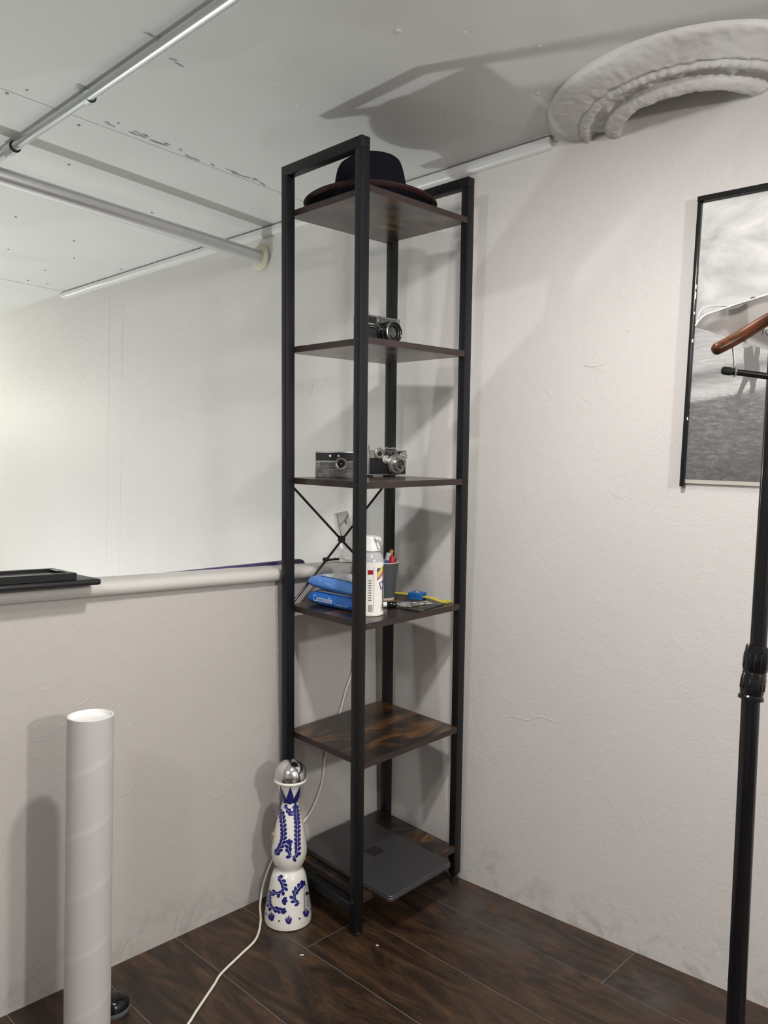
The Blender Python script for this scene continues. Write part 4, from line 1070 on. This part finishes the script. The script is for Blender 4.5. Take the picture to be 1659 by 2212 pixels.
bm = B(); box(bm, -fw + 0.011, -0.011, 0.011, fd - 0.011, 0.0080, 0.0098); obj('glass_pane', bm, thinglass('glass'), t)

# purple board standing on the lower step behind the ledge
bm = B()
zt0, zt1 = 0.8725, 0.8935
poly = [(-0.62, 0.8005), (0.170, 0.8005), (0.170, 0.872)] + [(0.170 - 0.022 + 0.022 * math.cos(a), 0.8715 + 0.022 * math.sin(a)) for a in [PI / 2 * k / 8 for k in range(1, 9)]] + [(-0.20, 0.8825), (-0.36, 0.8775), (-0.62, 0.869)]
prism(bm, poly, 0.014, tr(0, 0.413, 0))
tag(obj('foam_board', bm, plain('purple_foam', (0.075, 0.055, 0.16), 0.6)), 'purple foam board with rounded corner standing behind the ledge', 'board')

# little black strap bundle
bm = B()
for k in range(5):
    a = [Vector((0.205 + 0.075 * s_ / 14 + 0.004 * math.sin(k * 2.1 + s_), 0.3715 + 0.005 * math.sin(s_ * 0.9 + k * 1.3), ZL + 0.0035 + 0.0045 * abs(math.sin(s_ * 0.55 + k)))) for s_ in range(0, 15)]
    tube(bm, a, 0.0022, 6)
box(bm, 0.205, 0.217, 0.365, 0.377, ZL + 0.001, ZL + 0.013, 0.002, 2)
tag(obj('strap_bundle', bm, M_blackmat), 'small black bundle of straps on the ledge behind the shelves', 'strap')

# white handheld device in its dock
t = thing('handheld_device', 'white plastic handheld device standing in its dock on the ledge', 'device', tr(0.262, 0.347, ZL + 0.0004) @ rz(math.radians(-45)))
bm = B(); box(bm, -0.012, 0.075, -0.030, 0.034, 0, 0.018, 0.003, 2); dk = obj('dock', bm, M_white, t)
bm = B(); box(bm, 0.030, 0.0765, -0.032, -0.025, 0.001, 0.020, 0.002, 1); obj('dock_front', bm, plain('dark_grey_plastic', (0.06, 0.06, 0.06), .5), dk)
bm = B(); box(bm, -0.006, 0.046, -0.020, 0.022, 0.017, 0.040, 0.006, 3); box(bm, 0.02, 0.060, -0.018, 0.018, 0.036, 0.052, 0.006, 3); obj('collar', bm, M_white, t)
mm = tr(0.010, 0, 0.040) @ ry(math.radians(-13))
bm = B(); lathe(bm, [(0.0, 0.0), (0.017, 0.0), (0.020, 0.01), (0.0245, 0.035), (0.0255, 0.07), (0.0250, 0.106), (0.0235, 0.109), (0, 0.110)], 40, mm, sy=0.95); hd = obj('handset', bm, plain('ivory_plastic', (0.70, 0.69, 0.65), 0.35), t)
bm = B(); lathe(bm, [(0.0252, 0.036), (0.0258, 0.07), (0.0254, 0.106)], 3, mm, a0=-1.95, a1=-1.88, sy=0.955); obj('seam_line', bm, M_gy, hd)
bm = B(); box(bm, 0.010, 0.0145, -0.0236, -0.0190, 0.072, 0.083, 0.0004, 1, mm); obj('printed_mark', bm, M_gy, hd)
bm = B(); box(bm, 0.012, 0.030, -0.010, 0.010, 0.012, 0.052, 0.004, 2, mm @ ry(-0.25)); obj('trigger_guard', bm, M_white, hd)

# ================================================================== PICTURE ON THE RIGHT WALL
ang = math.atan2(NR.y, NR.x)
TL = wl(1513, 431)
# local frame: x to the right along the wall (towards the camera), y into the wall, z up
ux = Vector((NR.y, -NR.x, 0)); uy = Vector((NR.x, NR.y, 0)); uz = Vector((0, 0, 1))
PM = Matrix((ux, uy, uz)).transposed().to_4x4(); PM.translation = TL
PMr = PM @ Matrix.Rotation(math.radians(1.9), 4, 'Y')
PMi = PMr.inverted()
pic = thing('beach_picture', 'large framed black and white beach photograph on the right wall', 'picture', PMr)
FWd, FHt = 0.46, 0.655
def pp(u, v, off=0.0):            # picture pixel -> local (x, z)
    p = PMi @ wl(u, v, 0.012); return (p.x, p.z)
bm = B(); box(bm, 0.004, FWd, -0.006, -0.001, -FHt + 0.012, -0.004); obj('backing_board', bm, plain('backing', (0.55, 0.52, 0.48), 0.7), pic, smooth=None)
def beach():
    m, tt, b = nt('beach_print'); p = coords(tt, 'Object'); sp = tt.nodes.new('ShaderNodeSeparateXYZ'); tt.links.new(p, sp.inputs[0])
    h = math_(tt, 'ADD', sp.outputs[2], math_(tt, 'MULTIPLY', sp.outputs[0], -0.16))     # shoreline slopes
    hh = math_(tt, 'ADD', h, math_(tt, 'MULTIPLY', math_(tt, 'SUBTRACT', noi(tt, p, 22, 4), 0.5), 0.010))
    base = ramp(tt, math_(tt, 'MULTIPLY', math_(tt, 'ADD', hh, 0.70), 1 / 0.70), [(0.0, (0.105, 0.105, 0.105)), (0.20, (0.17, 0.17, 0.17)), (0.338, (0.20, 0.20, 0.20)), (0.345, (0.42, 0.42, 0.415)), (0.365, (0.56, 0.56, 0.555)), (0.405, (0.36, 0.36, 0.355)), (0.425, (0.24, 0.24, 0.24)), (0.45, (0.50, 0.50, 0.49)), (0.56, (0.46, 0.46, 0.455)), (0.60, (0.34, 0.34, 0.335)), (0.605, (0.50, 0.50, 0.49))][:11])
    sky = ramp(tt, noi(tt, coords(tt, 'Object', (2.2, 2, 5)), 2.2, 6, 0.6, 0.7), [(0.30, (0.40, 0.40, 0.395)), (0.46, (0.62, 0.62, 0.61)), (0.66, (0.86, 0.86, 0.84))])
    smask = ramp(tt, math_(tt, 'ADD', sp.outputs[2], 0.0), [(0.0, (0, 0, 0)), (1.0, (1, 1, 1))])
    sk = math_(tt, 'GREATER_THAN', sp.outputs[2], -0.268)
    c = mix(tt, sk, base, sky)
    rip = noi(tt, coords(tt, 'Object', (1, 1, 3.0), rot=(0, 0.25, 0)), 55, 5, 0.65, 0.8)
    lowm = math_(tt, 'LESS_THAN', h, -0.455)
    c = mix(tt, math_(tt, 'MULTIPLY', lowm, 0.75), c, ramp(tt, rip, [(0.32, (0.55, 0.55, 0.55)), (0.5, (0.95, 0.95, 0.95)), (0.68, (1.7, 1.7, 1.7))]), 'MULTIPLY')
    wav = noi(tt, coords(tt, 'Object', (1, 1, 7.0), rot=(0, 0.16, 0)), 30, 4, 0.6, 0.6)
    seam = math_(tt, 'MULTIPLY', math_(tt, 'SUBTRACT', 1.0, lowm), math_(tt, 'SUBTRACT', 1.0, sk))
    c = mix(tt, math_(tt, 'MULTIPLY', seam, 0.6), c, ramp(tt, wav, [(0.35, (0.75, 0.75, 0.75)), (0.65, (1.25, 1.25, 1.25))]), 'MULTIPLY')
    tt.links.new(c, b.inputs['Base Color']); b.inputs['Roughness'].default_value = 0.35; return m
bm = B(); box(bm, 0.008, FWd - 0.005, -0.0075, -0.006, -FHt + 0.022, -0.012); obj('print', bm, beach(), pic, smooth=None)
M_fig = plain('figure_grey', (0.16, 0.16, 0.155), 0.4); M_fig2 = plain('figure_pale', (0.34, 0.34, 0.335), 0.4)
def figure(poly, mat, off):
    bm = B(); prism(bm, [pp(u, v) for u, v in poly], 0.0003, tr(0, -0.0078 - off, 0)); obj('printed_figure', bm, mat, pic, smooth=None)
figure([(1606, 752), (1612, 745), (1640, 745), (1641, 760), (1637, 775), (1640, 795), (1638, 812), (1632, 822), (1631, 835), (1627, 850), (1621, 852), (1617, 848), (1620, 832), (1617, 820), (1610, 830), (1603, 845), (1595, 866), (1586, 864), (1588, 855), (1596, 838), (1604, 815), (1607, 790), (1605, 770)], M_fig, 0)
figure([(1602, 742), (1612, 735), (1645, 738), (1641, 748), (1632, 744), (1628, 770), (1624, 746), (1614, 750), (1604, 752)], M_fig2, 0.0003)
figure([(1616, 648), (1622, 641), (1630, 640), (1636, 646), (1640, 700), (1618, 700)], plain('figure_dark', (0.03, 0.03, 0.03), 0.4), 0)
bm = B(); box(bm, 0.006, FWd - 0.004, -0.0105, -0.0088, -FHt + 0.004, -0.010); obj('glass_pane', bm, thinglass('acrylic', 0.5), pic, smooth=None)
M_frail = plain('black_chipped_rail', (0.010, 0.010, 0.011), 0.22)
bm = B(); box(bm, -0.001, FWd, -0.018, -0.0005, -0.011, 0.002, 0.002, 2); obj('top_rail', bm, M_frail, pic)
bm = B(); box(bm, 0.0, 0.0095, -0.018, -0.0005, -FHt + 0.004, -0.0118, 0.002, 2); lr_ = obj('side_rail', bm, M_frail, pic)
bm = B(); box(bm, FWd - 0.0095, FWd, -0.018, -0.0005, -FHt + 0.004, -0.0118, 0.002, 2); obj('side_rail', bm, M_frail, pic)
for (zz, hh_) in ((-0.205, 0.010), (-0.228, 0.016), (-0.262, 0.006), (-0.325, 0.008), (-0.50, 0.007)):
    bm = B(); box(bm, 0.0078, 0.0102, -0.0184, -0.0150, zz, zz + hh_, 0.0006, 1); obj('chip', bm, M_white, lr_)

# ================================================================== GARMENT RACK WITH HANGERS
rk = thing('garment_rack', 'black metal garment rack pole with ribbed height collar at right edge', 'rack', I4)
def rp(u, v): return dp(u, v, 1.0)
pt = rp(1638, 1395); pm_ = rp(1622, 1507); pb = rp(1589, 2200)
dirl = (pb - pm_).normalized()
pbot = pm_ + dirl * ((0.012 - pm_.z) / dirl.z)
diru = (rp(1675, 800) - pt).normalized(); ptop = pt + diru * ((1.60 - pt.z) / diru.z)
bm = B(); tube(bm, [pbot, pm_ + dirl * -0.01], 0.0114, 28); obj('lower_pole', bm, M_blackgloss, rk)
bm = B(); tube(bm, [pt - diru * 0.04, ptop], 0.0102, 28); obj('upper_pole', bm, M_blackgloss, rk)
cdir = (pt - pm_).normalized(); Lc = (pt - pm_).length
qc = Vector((0, 0, 1)).rotation_difference(cdir).to_matrix().to_4x4(); qc.translation = pm_
kc = 0.8
bm = B(); lathe(bm, [(0.0135 * kc, -0.002), (0.0195 * kc, -0.002), (0.0195 * kc, 0.002), (0.0172 * kc, 0.004), (0.0180 * kc, 0.008), (0.0188 * kc, 0.027), (0.0180 * kc, 0.029), (0.0182 * kc, 0.032), (0.0176 * kc, 0.033), (0.0176 * kc, 0.035), (0.0190 * kc, 0.037), (0.0186 * kc, Lc - 0.005), (0.0178 * kc, Lc), (0.0130 * kc, Lc)], 40, qc)
for k in range(12):
    a = 2 * PI * k / 12
    box(bm, -0.0012, 0.0012, 0.0130, 0.0155, 0.011, 0.025, 0.0006, 1, qc @ rz(a)); box(bm, -0.0012, 0.0012, 0.0130, 0.0157, 0.039, Lc - 0.010, 0.0006, 1, qc @ rz(a + .2))
obj('collar', bm, M_blackgloss, rk)
fh = Vector((FW.x, FW.y, 0)).normalized(); rh = Vector((RW.x, RW.y, 0)).normalized()
raila = ptop + rh * 0.14 - fh * 0.32; railb = ptop + rh * 0.14 + fh * 0.20
bm = B(); tube(bm, [ptop, ptop + rh * 0.14], 0.0125, 16); obj('cross_bar', bm, M_blackgloss, rk)
bm = B(); tube(bm, [raila, railb], 0.0125, 16); obj('hanging_rail', bm, M_blackgloss, rk)
bm = B(); tube(bm, [pbot + rh * 0.02 - fh * 0.22 , pbot + rh * 0.02 + fh * 0.16], 0.0125, 16); obj('base_bar', bm, M_blackgloss, rk)
# wooden suit hanger, hung on the rail
def hp(u, v, d): return dp(u, v, d)
woodm, tw, bw = nt('lacquered_brown_wood')
pg = coords(tw, 'Object', (3, 3, 3)); 
tw.links.new(ramp(tw, noi(tw, pg, 12, 4, 0.6, 1.0), [(0.3, (0.030, 0.009, 0.004)), (0.7, (0.11, 0.034, 0.010))]), bw.inputs['Base Color']); bw.inputs['Roughness'].default_value = 0.30; bw.inputs['Specular IOR Level'].default_value = 0.22; bw.inputs['Coat Weight'].default_value = 0.0
hg = thing('suit_hanger', 'glossy brown wooden suit hanger with black trouser bar', 'hanger', I4)
HD = 0.95
endp = hp(1540, 757, HD); a1 = hp(1600, 726, HD); a2 = hp(1659, 690, HD - 0.005); ctr = hp(1800, 628, HD - 0.02)
arm = spline([endp, hp(1556, 750, HD), a1, a2, hp(1730, 656, HD - .012), ctr], 8)
# mirrored other arm beyond the frame
other = [ctr + rh * (ctr - p).dot(rh) * 1.0 + Vector((0, 0, p.z - ctr.z)) + fh * ((p - ctr).dot(fh)) for p in arm[::-1]][1:]
full = arm + other
rad = []
nn_ = len(full)
for i in range(nn_):
    e = min(i, nn_ - 1 - i)
    rad.append(0.0135 * min(1.0, 0.55 + 0.45 * (e / 5) ** 0.7) if e < 5 else 0.0138)
bm = B(); tube(bm, full, [0.55 * r for r in rad], 18); obj('shoulders', bm, woodm, hg)
hookr = raila.z + 0.0128
rail_pt = raila + fh * ((ctr - raila).dot(fh)); 
hk = [Vector((ctr.x, ctr.y, ctr.z)), Vector((ctr.x, ctr.y, rail_pt.z - 0.03))]
hk += [Vector((rail_pt.x, rail_pt.y, rail_pt.z)) + rh * (0.018 * math.cos(a)) + Vector((0, 0, 0.018 * math.sin(a))) for a in [-0.3 + k * 0.35 for k in range(11)]]
bm = B(); tube(bm, hk, 0.0018, 8); obj('hook', bm, M_chrome, hg)
bar0 = hp(1567, 801, HD); bar1 = hp(1659, 813, HD)
bdir = (bar1 - bar0).normalized()
bm = B(); tube(bm, [bar0, bar0 + bdir * 0.36], 0.0041, 16); br = obj('trouser_bar', bm, M_blackgloss, hg)
bm = B(); tube(bm, [bar0 - bdir * 0.004, bar0 - bdir * 0.002, bar0 + bdir * 0.007], [0.0038, 0.0051, 0.0051], 16); obj('bar_end', bm, M_blackmat, br)
for sd in (bar0 + bdir * 0.011, bar0 + bdir * 0.340):
    lp = [sd + Vector((0, 0, 0.0055 * math.sin(a))) + fh * (0.0055 * math.cos(a)) for a in [2 * PI * k / 16 for k in range(17)]]
    topw = hp(1583, 742, HD) if sd is not None and (sd - bar0).length < 0.05 else sd + Vector((0, 0, 0.045))
    bm = B(); tube(bm, lp[:16], 0.0012, 8, closed=True); tube(bm, [sd + Vector((0, 0, 0.0055)), topw], 0.0013, 8); obj('wire_hook', bm, M_chrome, hg)
# wire hanger with paper shoulder cover
wh = thing('wire_hanger', 'thin white wire hanger with grey paper shoulder cover behind the suit hanger', 'hanger', I4)
WD = 1.06
wp = [hp(1505, 697, WD), hp(1508, 684, WD), hp(1515, 670, WD), hp(1530, 662.5, WD), hp(1580, 660, WD), hp(1659, 645, WD - .005), hp(1790, 600, WD - .02)]
wctr = wp[-1]
wfull = spline(wp, 6)
wother = [wctr + rh * (wctr - p).dot(rh) + Vector((0, 0, p.z - wctr.z)) + fh * ((p - wctr).dot(fh)) for p in wfull[::-1]][1:]
M_wire = plain('wire_white', (0.6, 0.6, 0.585), 0.4)
bm = B(); tube(bm, wfull + wother, 0.0009, 8); obj('wire', bm, M_wire, wh)
rp2 = raila + fh * ((wctr - raila).dot(fh))
hk = [wctr, Vector((wctr.x, wctr.y, rp2.z - 0.03))] + [rp2 + rh * (0.018 * math.cos(a)) + Vector((0, 0, 0.018 * math.sin(a))) for a in [-0.3 + k * 0.35 for k in range(11)]]
bm = B(); tube(bm, hk, 0.0012, 8); obj('hook', bm, M_white, wh)
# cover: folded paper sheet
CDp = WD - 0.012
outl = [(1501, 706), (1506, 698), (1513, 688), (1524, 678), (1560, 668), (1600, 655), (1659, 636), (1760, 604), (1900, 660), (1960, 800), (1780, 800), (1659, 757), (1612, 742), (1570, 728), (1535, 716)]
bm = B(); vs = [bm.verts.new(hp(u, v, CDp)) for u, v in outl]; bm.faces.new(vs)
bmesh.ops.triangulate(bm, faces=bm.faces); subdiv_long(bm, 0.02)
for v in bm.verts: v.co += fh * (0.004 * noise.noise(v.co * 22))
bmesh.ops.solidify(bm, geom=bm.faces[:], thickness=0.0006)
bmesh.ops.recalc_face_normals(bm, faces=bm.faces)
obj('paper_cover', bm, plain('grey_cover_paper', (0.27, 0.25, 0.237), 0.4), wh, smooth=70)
bm = B(); tube(bm, [hp(u, v, CDp - 0.001) for u, v in ((1502, 704), (1508, 695), (1516, 686), (1526, 679), (1560, 668), (1600, 655), (1659, 636))], 0.0012, 8); obj('cover_fold', bm, plain('fold_edge', (0.62, 0.60, 0.58), 0.5), wh)
tx = text_bm('YOU', 0.0118); qx = Matrix((rh, Vector((0, 0, 1)), -fh)).transposed().to_4x4()
org = hp(1642, 721, CDp - 0.006)
xf(tx, lambda c: org + rh * c.x * 0.9 + Vector((0, 0, c.y * 0.95 - c.x * 0.16))); obj('lettering', tx, M_blackmat, wh, smooth=None)
